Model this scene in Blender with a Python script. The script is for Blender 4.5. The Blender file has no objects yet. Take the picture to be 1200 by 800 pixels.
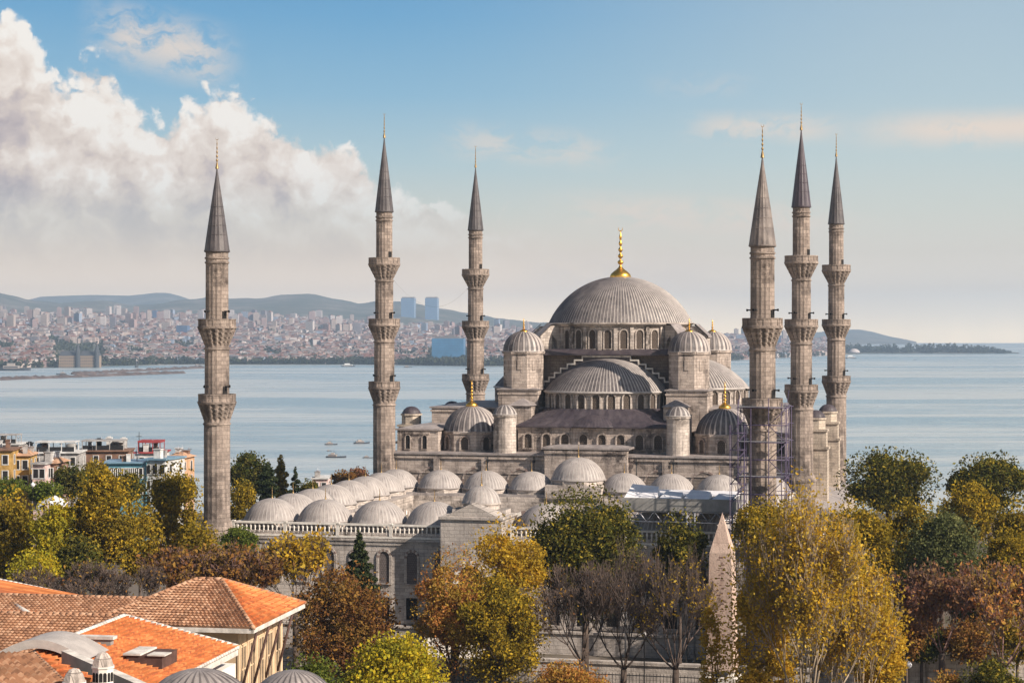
import bpy, math, random
import numpy as np
from mathutils import Vector, Matrix

R = math.radians
PI = math.pi
sc = bpy.context.scene
COL = sc.collection

# ------------------------------------------------------------------ camera
EYE = 45.0                      # camera height above the old hippodrome square
HAZE = 7.8e-5                   # density of the air
FPX, H0 = 2300.4, 389.77        # focal length and eye level in photograph pixels (1200 wide)
cd = bpy.data.cameras.new('camera')
cam = bpy.data.objects.new('camera', cd); COL.objects.link(cam)
cd.sensor_width = 36.0
cd.lens = FPX / 1200 * 36.0
cd.shift_y = -(400 - H0) / 1200
cd.clip_start = 1.0
cd.clip_end = 60000
cam.location = (0, 0, EYE)
cam.rotation_euler = (R(90), 0, 0)
sc.camera = cam

# ------------------------------------------------------------------ sun, exposure
SUN_EL = R(33)
SUN_AZ = math.atan2(.82, -.57)          # clockwise from +Y
to_sun = Vector((math.sin(SUN_AZ) * math.cos(SUN_EL), math.cos(SUN_AZ) * math.cos(SUN_EL), math.sin(SUN_EL)))
sd = bpy.data.lights.new('sun', 'SUN')
sd.energy = 5.0
sd.angle = R(.5)
sd.color = (1.0, .885, .75)
sun = bpy.data.objects.new('sun', sd); COL.objects.link(sun)
sun.rotation_euler = to_sun.to_track_quat('Z', 'Y').to_euler()

sc.view_settings.view_transform = 'Standard'
sc.view_settings.look = 'None'
sc.view_settings.exposure = .62
sc.view_settings.gamma = 1
sc.view_settings.use_curve_mapping = False
try:
    sc.cycles.max_bounces = 5
    sc.cycles.diffuse_bounces = 3
    sc.cycles.transparent_max_bounces = 6
    sc.cycles.volume_bounces = 0
    sc.cycles.use_denoising = True
except Exception:
    pass


# ------------------------------------------------------------------ node helper
class NT:
    def __init__(s, tree):
        s.t = tree; tree.nodes.clear()

    def n(s, typ, _in=None, **kw):
        nd = s.t.nodes.new(typ)
        for k, v in kw.items():
            setattr(nd, k, v)
        for k, v in (_in or {}).items():
            sock = nd.inputs[k]
            if isinstance(v, bpy.types.NodeSocket):
                s.t.links.new(v, sock)
            else:
                sock.default_value = v
        return nd

    def math(s, op, a, b=0.0, c=None, clamp=False):
        i = {0: a, 1: b}
        if c is not None: i[2] = c
        return s.n('ShaderNodeMath', i, operation=op, use_clamp=clamp).outputs[0]

    def mix(s, fac, a, b, blend='MIX'):
        nd = s.n('ShaderNodeMix', data_type='RGBA', blend_type=blend, clamp_factor=True)
        for k, v in ((0, fac), (6, a), (7, b)):
            if isinstance(v, bpy.types.NodeSocket): s.t.links.new(v, nd.inputs[k])
            else: nd.inputs[k].default_value = v if k == 0 or len(v) == 4 else (*v, 1)
        return nd.outputs[2]

    def ramp(s, fac, stops, interp='LINEAR'):
        nd = s.n('ShaderNodeValToRGB', {0: fac})
        cr = nd.color_ramp; cr.interpolation = interp
        while len(cr.elements) < len(stops): cr.elements.new(.5)
        for e, (p, c) in zip(cr.elements, stops):
            e.position = p
            e.color = (c, c, c, 1) if not hasattr(c, '__len__') else (*c[:3], 1)
        return nd.outputs[0]

    def noise(s, vec, scale, detail=5, rough=.55, dist=0.0):
        return s.n('ShaderNodeTexNoise', {'Vector': vec, 'Scale': scale, 'Detail': detail, 'Roughness': rough, 'Distortion': dist}).outputs[0]

    def smooth(s, v, lo, hi):
        nd = s.n('ShaderNodeMapRange', {0: v, 1: lo, 2: hi, 3: 0.0, 4: 1.0}, interpolation_type='SMOOTHSTEP')
        return nd.outputs[0]


# ------------------------------------------------------------------ world: Nishita sky + clouds by direction
w = bpy.data.worlds.new('World'); sc.world = w; w.use_nodes = True
W = NT(w.node_tree)
sky = W.n('ShaderNodeTexSky', sky_type='NISHITA')
sky.sun_disc = False
sky.sun_elevation = SUN_EL
sky.sun_rotation = SUN_AZ
sky.altitude = 60; sky.air_density = 1.2; sky.dust_density = 1.5; sky.ozone_density = 1.6
SKY_STRENGTH = .05
tc = W.n('ShaderNodeTexCoord')
sep = W.n('ShaderNodeSeparateXYZ', {0: tc.outputs['Generated']})
az = W.math('ARCTAN2', sep.outputs[0], sep.outputs[1])
el = W.math('ARCSINE', sep.outputs[2])
# direction in tenths of a radian
U = W.math('MULTIPLY', az, 10.0)
V = W.math('MULTIPLY', el, 10.0)
uv = W.n('ShaderNodeCombineXYZ', {0: U, 1: V, 2: 0.0}).outputs[0]


def K(c):  # a sky colour as seen (sRGB) -> radiance before exposure and the 0.1 strength
    e = 2 ** sc.view_settings.exposure * SKY_STRENGTH
    return tuple((((v / 255 + .055) / 1.055) ** 2.4 if v > 10 else v / 255 / 12.92) / e for v in c)


# clear-air gradient of the low sky blended into the Nishita sky above
KB = lambda c, k: tuple(v * k for v in K(c))
grad = W.ramp(W.math('MULTIPLY', V, .5, clamp=True),
              [(0.0, KB((250, 218, 172), 2.7)), (.05, KB((246, 218, 180), 2.1)), (.11, KB((244, 218, 188), 1.45)), (.20, KB((238, 219, 196), 1.06)), (.31, K((213, 216, 205))),
               (.43, K((182, 206, 212))), (.60, K((141, 186, 213))), (.80, K((108, 167, 208))), (1.0, K((88, 148, 200)))])
hi = W.smooth(V, 1.6, 4.0)
base_sky = W.mix(hi, grad, sky.outputs[0])
right = W.smooth(U, -.8, 2.4)
base_sky = W.mix(W.math('MULTIPLY', right, .42), base_sky, K((222, 224, 212)))
base_sky = W.mix(hi, base_sky, sky.outputs[0])


def shifted(v, du, dv, sx=1, sy=1):
    return W.n('ShaderNodeMapping', {0: v, 1: (du, dv, 0), 3: (sx, sy, 1)}).outputs[0]


def fbm(v, scale, detail=6, rough=.56, dist=0.0):
    return W.noise(v, scale, detail, rough, dist)


# big cumulus bank: a height envelope along azimuth, billowed by noise
env = W.n('ShaderNodeFloatCurve', {0: 1.0, 1: W.math('MULTIPLY_ADD', U, .1, .5, clamp=True)})
pts = [(-900, 60), (-500, 90), (-200, 70), (-60, 15), (0, 10), (35, 30), (62, 80), (85, 98), (115, 78), (150, 92), (190, 118), (225, 108), (265, 98), (300, 122), (350, 144), (395, 152), (425, 172),
       (445, 205), (500, 222), (560, 240), (640, 262), (730, 285), (850, 318), (1000, 350), (1300, 352), (1900, 330)]
cv = env.mapping.curves[0]
for i, (x, y) in enumerate(pts):
    px, py = ((x - 600) / FPX * 10) * .1 + .5, max(0, (H0 - y) / FPX * 10) / 2.0
    if i < 2: p = cv.points[i]; p.location = (px, py)
    else: cv.points.new(px, py)
cv.points[0].location = (0, .6)
env.mapping.update()
envv = W.math('MULTIPLY', env.outputs[0], 2.0)


def billow(v):
    a = W.n('ShaderNodeTexVoronoi', {'Vector': v, 'Scale': 3.1, 'Smoothness': .6}, feature='SMOOTH_F1').outputs[0]
    b = W.n('ShaderNodeTexVoronoi', {'Vector': v, 'Scale': 8.5, 'Smoothness': .55}, feature='SMOOTH_F1').outputs[0]
    c = fbm(v, 6.0, 7, .64)
    s = W.math('MULTIPLY_ADD', a, -.50, .30)
    s = W.math('MULTIPLY_ADD', b, -.24, s)
    e = W.n('ShaderNodeTexVoronoi', {'Vector': v, 'Scale': 19.0, 'Smoothness': .5}, feature='SMOOTH_F1').outputs[0]
    s = W.math('MULTIPLY_ADD', e, -.13, s)
    return W.math('MULTIPLY_ADD', c, .52, s)


warp = W.n('ShaderNodeTexNoise', {'Vector': uv, 'Scale': 3.0, 'Detail': 5, 'Roughness': .6})
wv = W.n('ShaderNodeVectorMath', {0: warp.outputs['Color'], 1: (.5, .5, .5)}, operation='SUBTRACT').outputs[0]
wv = W.n('ShaderNodeVectorMath', {0: wv, 'Scale': .30}, operation='SCALE').outputs[0]
uvw = W.n('ShaderNodeVectorMath', {0: uv, 1: wv}, operation='ADD').outputs[0]
b0 = billow(uvw)
b1 = billow(shifted(uvw, .075, .075))
dens = W.math('SUBTRACT', W.math('MULTIPLY_ADD', b0, .62, envv), W.math('ADD', V, .12))
edge_soft = W.smooth(U, -.6, 1.2)
mask = W.smooth(dens, -.015, .07)
mask_soft = W.smooth(dens, -.05, .42)
mask = W.mix(edge_soft, mask, mask_soft)
light = W.math('SUBTRACT', b0, b1)
lf = W.math('MULTIPLY_ADD', light, 1.75, .74)
# broad masses: lit shoulders above, grey bellies beneath
depth = W.smooth(dens, .02, .75)
belly = fbm(shifted(uvw, 3.3, 1.7, 1.0, 1.7), 2.1, 5, .55)
lf = W.math('SUBTRACT', lf, W.math('MULTIPLY', depth, .42))
lf = W.math('ADD', lf, W.math('MULTIPLY_ADD', belly, 1.1, -.42))
ccol = W.ramp(lf, [(0.0, K((182, 170, 173))), (.3, K((205, 191, 187))), (.55, K((226, 211, 199))), (.8, K((242, 230, 219))), (1.0, K((252, 246, 238)))])
# lower down the bank melts into warm haze
low = W.smooth(V, .18, .85)
ccol = W.mix(low, grad, ccol)
mop = W.math('MULTIPLY', mask, W.math('MULTIPLY_ADD', low, .30, .70))
mop = W.math('MULTIPLY', mop, W.math('SUBTRACT', 1.0, W.math('MULTIPLY', W.smooth(U, -.9, 1.0), .55)))
mop = W.math('MULTIPLY', mop, W.math('SUBTRACT', 1.0, W.smooth(V, 2.2, 3.2)))
s1 = W.mix(mop, base_sky, ccol)


def wisp(sky_in, x0, x1, y0, y1, scale, amt, seed, tilt=0.0, thr=.47):
    u0, u1 = (x0 - 600) / FPX * 10, (x1 - 600) / FPX * 10
    v1, v0 = (H0 - y0) / FPX * 10, (H0 - y1) / FPX * 10
    vt = W.math('ADD', V, W.math('MULTIPLY', W.math('SUBTRACT', U, (u0 + u1) / 2), tilt))
    mu = W.math('MULTIPLY', W.smooth(U, u0, u0 + (u1 - u0) * .35), W.math('SUBTRACT', 1.0, W.smooth(U, u1 - (u1 - u0) * .35, u1)))
    mv = W.math('MULTIPLY', W.smooth(vt, v0, v0 + (v1 - v0) * .5), W.math('SUBTRACT', 1.0, W.smooth(vt, v1 - (v1 - v0) * .5, v1)))
    nv = fbm(shifted(uvw, seed, seed * .7, 1, 3.0), scale, 6, .62)
    m = W.math('MULTIPLY', W.math('MULTIPLY', mu, mv), W.smooth(nv, thr - .1, thr + .16))
    return W.mix(W.math('MULTIPLY', m, amt), sky_in, K((240, 222, 205)))


s1 = wisp(s1, 90, 300, 8, 112, 5.0, .80, 2.1, .22, .43)
s1 = wisp(s1, 480, 760, 140, 205, 4.0, .55, 5.3, .08)
s1 = wisp(s1, 780, 1010, 128, 178, 4.5, .70, 7.7, 0.02, .44)
s1 = wisp(s1, 950, 1420, 128, 188, 4.0, .95, 9.1, 0.0, .38)
s1 = wisp(s1, 600, 1050, 222, 288, 3.5, .75, 12.4, .06, .42)
s1 = wisp(s1, 560, 900, 282, 352, 3.2, .45, 15.2, .02, .40)
s1 = wisp(s1, 740, 900, 82, 124, 4.5, .18, 17.9, .0)
bg = W.n('ShaderNodeBackground', {0: s1, 1: SKY_STRENGTH})
wo = W.n('ShaderNodeOutputWorld', {0: bg.outputs[0]})


# ------------------------------------------------------------------ materials
def new_mat(name):
    m = bpy.data.materials.new(name); m.use_nodes = True
    return m, NT(m.node_tree)


def finish(nt, color, rough=.85, metal=0.0, normal=None, spec=.3):
    i = {'Base Color': color if isinstance(color, bpy.types.NodeSocket) else (*color, 1), 'Roughness': rough, 'Metallic': metal, 'Specular IOR Level': spec}
    if normal is not None: i['Normal'] = normal
    p = nt.n('ShaderNodeBsdfPrincipled', i)
    nt.n('ShaderNodeOutputMaterial', {0: p.outputs[0]})


def stone(name, c1, c2, grime=.6, bw=1.2, bh=.5, dirt=(.10, .085, .08), mortar=.5, streak=.5):
    m, t = new_mat(name)
    co = t.n('ShaderNodeTexCoord').outputs['Object']
    se = t.n('ShaderNodeSeparateXYZ', {0: co})
    u = t.math('ADD', se.outputs[0], t.math('MULTIPLY', se.outputs[1], 1.07))
    bv = t.n('ShaderNodeCombineXYZ', {0: u, 1: se.outputs[2], 2: 0.0}).outputs[0]
    br = t.n('ShaderNodeTexBrick', {'Vector': bv, 'Color1': (*c1, 1), 'Color2': (*c2, 1), 'Mortar': (*[c * mortar * .7 for c in c1], 1), 'Scale': 1.0,
                                   'Mortar Size': .03, 'Mortar Smooth': .3, 'Bias': -.1, 'Brick Width': bw, 'Row Height': bh})
    big = t.noise(co, .23, 6, .6)
    mid = t.noise(co, 1.1, 7, .7)
    st = t.noise(t.n('ShaderNodeMapping', {0: co, 3: (1.3, 1.3, .09)}).outputs[0], 1.0, 6, .65)
    col = t.mix(t.smooth(mid, .30, .75), br.outputs[0], t.mix(.45, br.outputs[0], tuple(min(1, c * 1.28) for c in c1)))
    g1 = t.math('MULTIPLY', t.smooth(big, .42, .66), t.smooth(mid, .36, .58))
    col = t.mix(t.math('MULTIPLY', g1, min(1, grime * 1.25)), col, dirt)
    col = t.mix(t.math('MULTIPLY', t.smooth(st, .53, .70), streak), col, dirt)
    fine = t.noise(co, 5.0, 4, .7)
    col = t.mix(t.math('MULTIPLY', t.smooth(fine, .50, .68), .55), col, tuple(c * .45 for c in c1))
    hgt = t.math('ADD', t.math('MULTIPLY', br.outputs[1], -.4), fine)
    bp = t.n('ShaderNodeBump', {'Height': hgt, 'Strength': .6, 'Distance': .12})
    finish(t, col, .9, 0, bp.outputs[0], .2)
    return m


def lead(name, c1, c2, rough=.55, scale=.5, streaks=True):
    m, t = new_mat(name)
    co = t.n('ShaderNodeTexCoord').outputs['Object']
    rnd = t.n('ShaderNodeObjectInfo').outputs['Random']
    co = t.n('ShaderNodeVectorMath', {0: co, 1: t.n('ShaderNodeCombineXYZ', {0: t.math('MULTIPLY', rnd, 61.0), 1: t.math('MULTIPLY', rnd, 37.0), 2: 0.0}).outputs[0]}, operation='ADD').outputs[0]
    a = t.noise(co, scale, 6, .65)
    st = t.noise(t.n('ShaderNodeMapping', {0: co, 3: (1.6, 1.6, .18)}).outputs[0], 1.0, 5, .7)
    col = t.mix(t.smooth(a, .35, .68), (*c1,), (*c2,))
    if streaks:
        col = t.mix(t.math('MULTIPLY', t.smooth(st, .50, .70), .55), col, tuple(c * .42 for c in c1))
        col = t.mix(t.math('MULTIPLY', t.math('SUBTRACT', 1.0, t.smooth(st, .32, .46)), .45), col, tuple(min(1, c * 1.5) for c in c2))
    fine = t.noise(co, 6, 4, .7)
    bp = t.n('ShaderNodeBump', {'Height': fine, 'Strength': .35, 'Distance': .06})
    finish(t, col, rough, 0, bp.outputs[0], .45)
    return m


def plain(name, c, rough=.7, metal=0.0, var=.25, scale=2.0):
    m, t = new_mat(name)
    co = t.n('ShaderNodeTexCoord').outputs['Object']
    a = t.noise(co, scale, 5, .65)
    col = t.mix(t.smooth(a, .35, .7), tuple(x * (1 - var) for x in c), tuple(min(1, x * (1 + var * .6)) for x in c))
    finish(t, col, rough, metal)
    return m


def leafmat(name, cols, trans=.35, alt=None):
    m, t = new_mat(name)
    g = t.n('ShaderNodeNewGeometry')
    n = len(cols)
    col = t.ramp(g.outputs['Random Per Island'], [(i / n, c) for i, c in enumerate(cols)], 'CONSTANT')
    oi = t.n('ShaderNodeTexCoord').outputs['Object']
    big = t.noise(oi, .33, 4, .6)
    col = t.mix(t.math('MULTIPLY', t.smooth(big, .47, .60), .75), col, alt or cols[0])
    d = t.n('ShaderNodeBsdfDiffuse', {0: col})
    tr = t.n('ShaderNodeBsdfTranslucent', {0: col})
    mx = t.n('ShaderNodeMixShader', {0: trans, 1: d.outputs[0], 2: tr.outputs[0]})
    t.n('ShaderNodeOutputMaterial', {0: mx.outputs[0]})
    return m


M = {}
M['stone'] = stone('stone', (.49, .41, .36), (.275, .225, .197), .95, streak=.85, dirt=(.075, .06, .055))
M['stone_light'] = stone('stone_light', (.54, .47, .42), (.33, .28, .25), .85, streak=.75, dirt=(.085, .07, .062))
M['stone_pier'] = stone('stone_pier', (.50, .42, .345), (.40, .335, .275), .55, streak=.5)
M['stone_min'] = stone('stone_minaret', (.35, .283, .243), (.155, .125, .11), .85, 1.0, .55, streak=.75, dirt=(.07, .055, .048))
M['stone_court'] = stone('stone_courtyard', (.50, .445, .405), (.34, .30, .275), .6, 1.3, .48, streak=.45)
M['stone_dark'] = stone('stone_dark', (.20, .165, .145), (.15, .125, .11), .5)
M['voussoir_dark'] = plain('voussoir_dark', (.22, .16, .14))
M['pink_granite'] = stone('pink_granite', (.56, .42, .345), (.49, .36, .295), .35, 6, 5, (.25, .16, .13), .9, .4)
M['marble'] = plain('marble', (.72, .67, .61), .6, 0, .2, 1.5)
M['coping'] = plain('coping', (.62, .57, .52), .8, 0, .3, 1.2)
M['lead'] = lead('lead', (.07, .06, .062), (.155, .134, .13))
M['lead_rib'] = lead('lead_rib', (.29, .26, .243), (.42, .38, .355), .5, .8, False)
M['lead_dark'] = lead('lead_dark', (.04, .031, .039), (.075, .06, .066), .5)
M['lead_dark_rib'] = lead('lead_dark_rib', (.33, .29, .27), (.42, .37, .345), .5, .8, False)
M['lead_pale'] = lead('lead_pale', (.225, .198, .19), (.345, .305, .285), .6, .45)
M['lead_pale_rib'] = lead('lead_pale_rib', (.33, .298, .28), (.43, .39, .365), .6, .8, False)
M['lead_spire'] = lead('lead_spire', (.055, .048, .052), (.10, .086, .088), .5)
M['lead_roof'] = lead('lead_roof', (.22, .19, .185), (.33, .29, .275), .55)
M['gold'] = plain('gold', (.78, .45, .09), .38, 1.0, .2)
M['gold_old'] = plain('gold_old', (.30, .20, .09), .5, .7, .3)
M['window'] = stone('window_lattice', (.105, .082, .068), (.085, .066, .055), .2, .35, .35, (.03, .025, .02), .35, .2)
M['window_grey'] = stone('window_screen', (.15, .125, .12), (.13, .11, .105), .2, .3, .3, (.05, .04, .04), .5, .2)
M['void'] = plain('dark_opening', (.018, .016, .016), .9)
M['black'] = plain('black_metal', (.02, .02, .022), .5)
M['scaff'] = plain('painted_steel', (.085, .065, .12), .5)
M['scaff_grey'] = plain('galvanised_steel', (.42, .42, .46), .45, .6)
M['tarp'] = plain('white_tarp', (.72, .70, .72), .6, 0, .12, .7)
M['canopy_grey'] = plain('canopy_fascia', (.27, .26, .25), .7, 0, .2, .6)


# ------------------------------------------------------------------ mesh builder
class MB:
    def __init__(s):
        s.v = []; s.f = []; s.m = []; s.s = []

    def add(s, vs, fs, mat=0, smooth=False, T=None):
        o = len(s.v)
        if T is not None: vs = [T @ Vector(p) for p in vs]
        s.v.extend([tuple(p) for p in vs])
        for k, f in enumerate(fs):
            s.f.append([i + o for i in f])
            s.m.append(mat[k] if isinstance(mat, list) else mat)
            s.s.append(smooth)

    def box(s, x0, x1, y0, y1, z0, z1, mat=0, T=None):
        vs = [(x, y, z) for z in (z0, z1) for y in (y0, y1) for x in (x0, x1)]
        s.add(vs, [(0, 2, 3, 1), (4, 5, 7, 6), (0, 1, 5, 4), (2, 6, 7, 3), (0, 4, 6, 2), (1, 3, 7, 5)], mat, False, T)

    def prism(s, pts, z0, z1, mat=0, T=None):
        n = len(pts)
        vs = [(x, y, z0) for x, y in pts] + [(x, y, z1) for x, y in pts]
        fs = [tuple(range(n - 1, -1, -1)), tuple(range(n, 2 * n))] + [(i, (i + 1) % n, n + (i + 1) % n, n + i) for i in range(n)]
        s.add(vs, fs, mat, False, T)

    def extrude_y(s, pts, y0, y1, mat=0, T=None):      # outline in x,z pushed along y
        n = len(pts)
        vs = [(x, y0, z) for x, z in pts] + [(x, y1, z) for x, z in pts]
        fs = [tuple(range(n)), tuple(range(2 * n - 1, n - 1, -1))] + [((i + 1) % n, i, n + i, n + (i + 1) % n) for i in range(n)]
        s.add(vs, fs, mat, False, T)

    def lathe(s, prof, n=32, cx=0, cy=0, mat=0, smooth=True, a0=0.0, a1=2 * PI, rf=None, cap=False, mf=None):
        full = abs(a1 - a0 - 2 * PI) < 1e-6
        k = n if full else n + 1
        vs = []
        for j, (r, z) in enumerate(prof):
            for i in range(k):
                a = a0 + (a1 - a0) * i / n
                rr = r if rf is None else rf(r, z, i, j)
                vs.append((cx + rr * math.sin(a), cy - rr * math.cos(a), z))
        fs = []; ms = []
        for j in range(len(prof) - 1):
            for i in range(n):
                i2 = (i + 1) % k
                fs.append((j * k + i, j * k + i2, (j + 1) * k + i2, (j + 1) * k + i))
                ms.append(mat if mf is None else mf(i, j))
        s.add(vs, fs, ms, smooth)
        if cap:
            s.add([vs[(len(prof) - 1) * k + i] for i in range(k)], [tuple(range(k))], mat)

    def tube(s, p0, p1, r0, r1=None, n=6, mat=0, smooth=True):
        r1 = r0 if r1 is None else r1
        p0 = Vector(p0); p1 = Vector(p1); d = p1 - p0
        if d.length < 1e-6: return
        d.normalize()
        u = d.cross(Vector((0, 0, 1)) if abs(d.z) < .95 else Vector((1, 0, 0))).normalized(); v = d.cross(u)
        vs = [p0 + (u * math.cos(2 * PI * i / n) + v * math.sin(2 * PI * i / n)) * r0 for i in range(n)] + \
             [p1 + (u * math.cos(2 * PI * i / n) + v * math.sin(2 * PI * i / n)) * r1 for i in range(n)]
        fs = [(i, n + i, n + (i + 1) % n, (i + 1) % n) for i in range(n)] + [tuple(range(n)), tuple(range(2 * n - 1, n - 1, -1))]
        s.add(vs, fs, mat, smooth)

    def mesh(s, name, mats):
        me = bpy.data.meshes.new(name)
        me.from_pydata(s.v, [], s.f)
        for m in mats: me.materials.append(m)
        me.polygons.foreach_set('material_index', s.m)
        me.polygons.foreach_set('use_smooth', s.s)
        me.update()
        return me

    def build(s, name, mats, parent=None, loc=(0, 0, 0), rz=0.0):
        if not isinstance(mats, (list, tuple)): mats = [mats]
        return link(name, s.mesh(name, mats), parent, loc, rz)


def link(name, me, parent=None, loc=(0, 0, 0), rz=0.0):
    o = bpy.data.objects.new(name, me); COL.objects.link(o)
    o.location = loc; o.rotation_euler = (0, 0, rz)
    if parent is not None: o.parent = parent
    return o


def tag(o, label=None, cat=None, group=None, kind=None):
    if label: o['label'] = label
    if cat: o['category'] = cat
    if group: o['group'] = group
    if kind: o['kind'] = kind
    return o


def thing(name, label, cat, loc=(0, 0, 0), rz=0.0, group=None):
    return tag(link(name, None, None, loc, rz), label, cat, group)


def copy_tree(o, parent=None, loc=None, rz=None):
    c = o.copy(); COL.objects.link(c)
    if parent is not None: c.parent = parent
    if loc is not None: c.location = loc
    if rz is not None: c.rotation_euler = (0, 0, rz)
    for ch in list(o.children): copy_tree(ch, c)
    return c


def at(x, y, Y):                 # the point of the place seen at photograph pixel x,y at distance Y
    return Vector(((x - 600) * Y / FPX, Y, EYE - (y - H0) * Y / FPX))


# ------------------------------------------------------------------ shapes used all over the mosque
def dome_profile(Rb, h, z0, nz=14, lip=.0):
    rs = (Rb * Rb + h * h) / (2 * h); zc = h - rs
    amax = math.acos(max(-1, min(1, -zc / rs))) if True else 0
    prof = []
    for i in range(nz + 1):
        a = amax * (1 - i / nz)
        prof.append((max(.02, rs * math.sin(a)), z0 + zc + rs * math.cos(a)))
    if lip:
        prof = [(Rb + lip, z0 - lip * .8), (Rb + lip * 1.05, z0 - lip * .45)] + prof
    return prof


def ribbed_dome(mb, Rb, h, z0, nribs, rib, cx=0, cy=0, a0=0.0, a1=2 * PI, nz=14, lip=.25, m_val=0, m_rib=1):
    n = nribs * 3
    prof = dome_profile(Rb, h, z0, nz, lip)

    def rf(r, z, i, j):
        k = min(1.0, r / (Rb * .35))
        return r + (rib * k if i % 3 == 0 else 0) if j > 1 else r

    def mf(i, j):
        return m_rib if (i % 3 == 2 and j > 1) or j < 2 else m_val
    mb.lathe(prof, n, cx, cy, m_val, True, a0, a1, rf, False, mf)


def finial_mb(h, r, mat=0, bulb=True, n=12):
    mb = MB()
    p = []
    if bulb:
        p += [(r * .97, 0), (r * 1.03, h * .035), (r * .93, h * .085), (r * .66, h * .135), (r * .36, h * .18), (r * .19, h * .215), (r * .12, h * .25)]
    else:
        p += [(r * .5, 0), (r * .18, h * .2)]
    z = p[-1][1]; zz = h * .86
    balls = 5
    for k in range(balls):
        bz = z + (zz - z) * (k + .5) / balls; br = r * (.30 - .040 * k); hh = (zz - z) / balls * .38
        p += [(r * .09, bz - hh), (br * .8, bz - hh * .55), (br, bz), (br * .8, bz + hh * .55), (r * .09, bz + hh)]
    p += [(r * .07, zz), (.012, h * .93)]
    mb.lathe(p, n, 0, 0, mat, True)
    # crescent on top
    vs = []; ro = h * .045; c0 = h * .955
    for i in range(13):
        a = R(-145 + 290 * i / 12) - PI / 2
        for k, rr in enumerate((ro, ro * (.55 + .43 * abs(i - 6) / 6))):
            vs.append((rr * math.cos(a), -ro * .2, c0 + rr * math.sin(a)))
            vs.append((rr * math.cos(a), ro * .2, c0 + rr * math.sin(a)))
    fs = []
    for i in range(12):
        b = i * 4; e = b + 4
        fs += [(b, e, e + 2, b + 2), (b + 1, b + 3, e + 3, e + 1), (b, b + 1, e + 1, e), (b + 2, e + 2, e + 3, b + 3)]
    mb.add(vs, fs, mat)
    return mb


def arch_pts(wd, ht, n=10, x0=0, z0=0, pointed=.12):
    r = wd / 2; zs = ht - r * (1 + pointed)
    pts = [(x0 - r, z0), (x0 - r, z0 + zs)]
    for i in range(1, n):
        a = PI - PI * i / n
        pts.append((x0 + r * math.cos(a), z0 + zs + r * (1 + pointed) * math.sin(a)))
    pts += [(x0 + r, z0 + zs), (x0 + r, z0)]
    return pts


def window_mesh(name, wd, ht, fr=.22, dep=.28, stripes=False, mats=None, sill=True):
    """An arched window that looks towards -y: pane, moulded frame, sill; origin at the middle of its foot."""
    mb = MB()
    inn = arch_pts(wd, ht); out = arch_pts(wd + 2 * fr, ht + fr)
    mb.add([(x, -.03, z) for x, z in inn], [tuple(range(len(inn)))], 1)
    n = len(inn)
    for i in range(n - 1):
        a, b, c, d = inn[i], inn[i + 1], out[i + 1], out[i]
        mt = 2 if (stripes and 1 <= i < n - 2 and i % 2) else 0
        vs = [(a[0], -dep, a[1]), (b[0], -dep, b[1]), (c[0], -dep, c[1]), (d[0], -dep, d[1]),
              (a[0], 0, a[1]), (b[0], 0, b[1]), (c[0], 0, c[1]), (d[0], 0, d[1])]
        mb.add(vs, [(0, 3, 2, 1), (0, 1, 5, 4), (2, 3, 7, 6)], mt)
    if sill: mb.box(-wd / 2 - fr, wd / 2 + fr, -dep - .08, .0, -.2, -.003, 0)
    return mb.mesh(name, mats)


# ------------------------------------------------------------------ plan of the mosque (a across, b away from the courtyard)
ANG, OX, OY = .233, 13.02, 327.37
CA, SA = math.cos(ANG), math.sin(ANG)


def plan(a, b, z=0.0):
    return Vector((OX + a * CA + b * SA, OY - a * SA + b * CA, z))


# ================================================================== GROUND, SEA, FAR SHORE
def sstep(t):
    t = max(0.0, min(1.0, t)); return t * t * (3 - 2 * t)


def ground_z(x, y):
    z = 2.0 + 1.2 * sstep((y - 205) / 25)
    z -= 36.0 * sstep((y - 430) / 330)
    z -= 3 * sstep((abs(x) - 160) / 200)
    return z


SEA_Z = -30.0
mg, t = new_mat('ground')
co = t.n('ShaderNodeTexCoord').outputs['Object']
n1 = t.noise(co, .06, 6, .6); n2 = t.noise(co, .9, 6, .7)
c = t.mix(t.smooth(n1, .42, .58), (.075, .065, .038), (.15, .125, .105))
c = t.mix(t.smooth(n2, .4, .7), c, t.mix(.5, c, (.07, .055, .035)))
finish(t, c, .95)
mb = MB()
xs = [-420 + 20 * i for i in range(43)]; ys = [-150 + 20 * i for i in range(53)]
for y in ys:
    for x in xs: mb.v.append((x, y, ground_z(x, y)))
for j in range(len(ys) - 1):
    for i in range(len(xs) - 1):
        q = j * len(xs) + i
        mb.f.append((q, q + 1, q + 1 + len(xs), q + len(xs))); mb.m.append(0); mb.s.append(True)
tag(mb.build('ground', mg), kind='structure')

mw, t = new_mat('sea_water')
co = t.n('ShaderNodeTexCoord').outputs['Object']
w1 = t.noise(t.n('ShaderNodeMapping', {0: co, 3: (.6, 1.0, 1)}).outputs[0], .055, 6, .62)
w2 = t.noise(t.n('ShaderNodeMapping', {0: co, 3: (.5, 1.0, 1)}).outputs[0], .30, 4, .6)
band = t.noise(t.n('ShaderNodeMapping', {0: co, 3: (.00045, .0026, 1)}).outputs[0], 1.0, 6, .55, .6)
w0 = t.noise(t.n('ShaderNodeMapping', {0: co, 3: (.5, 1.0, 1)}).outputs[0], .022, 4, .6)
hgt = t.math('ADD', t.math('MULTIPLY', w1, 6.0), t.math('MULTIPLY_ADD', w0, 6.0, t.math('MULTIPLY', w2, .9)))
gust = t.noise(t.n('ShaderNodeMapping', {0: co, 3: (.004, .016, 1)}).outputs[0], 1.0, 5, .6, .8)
glint_mix = t.smooth(t.math('MULTIPLY_ADD', gust, .45, t.math('MULTIPLY', band, .75)), .50, .72)
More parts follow.
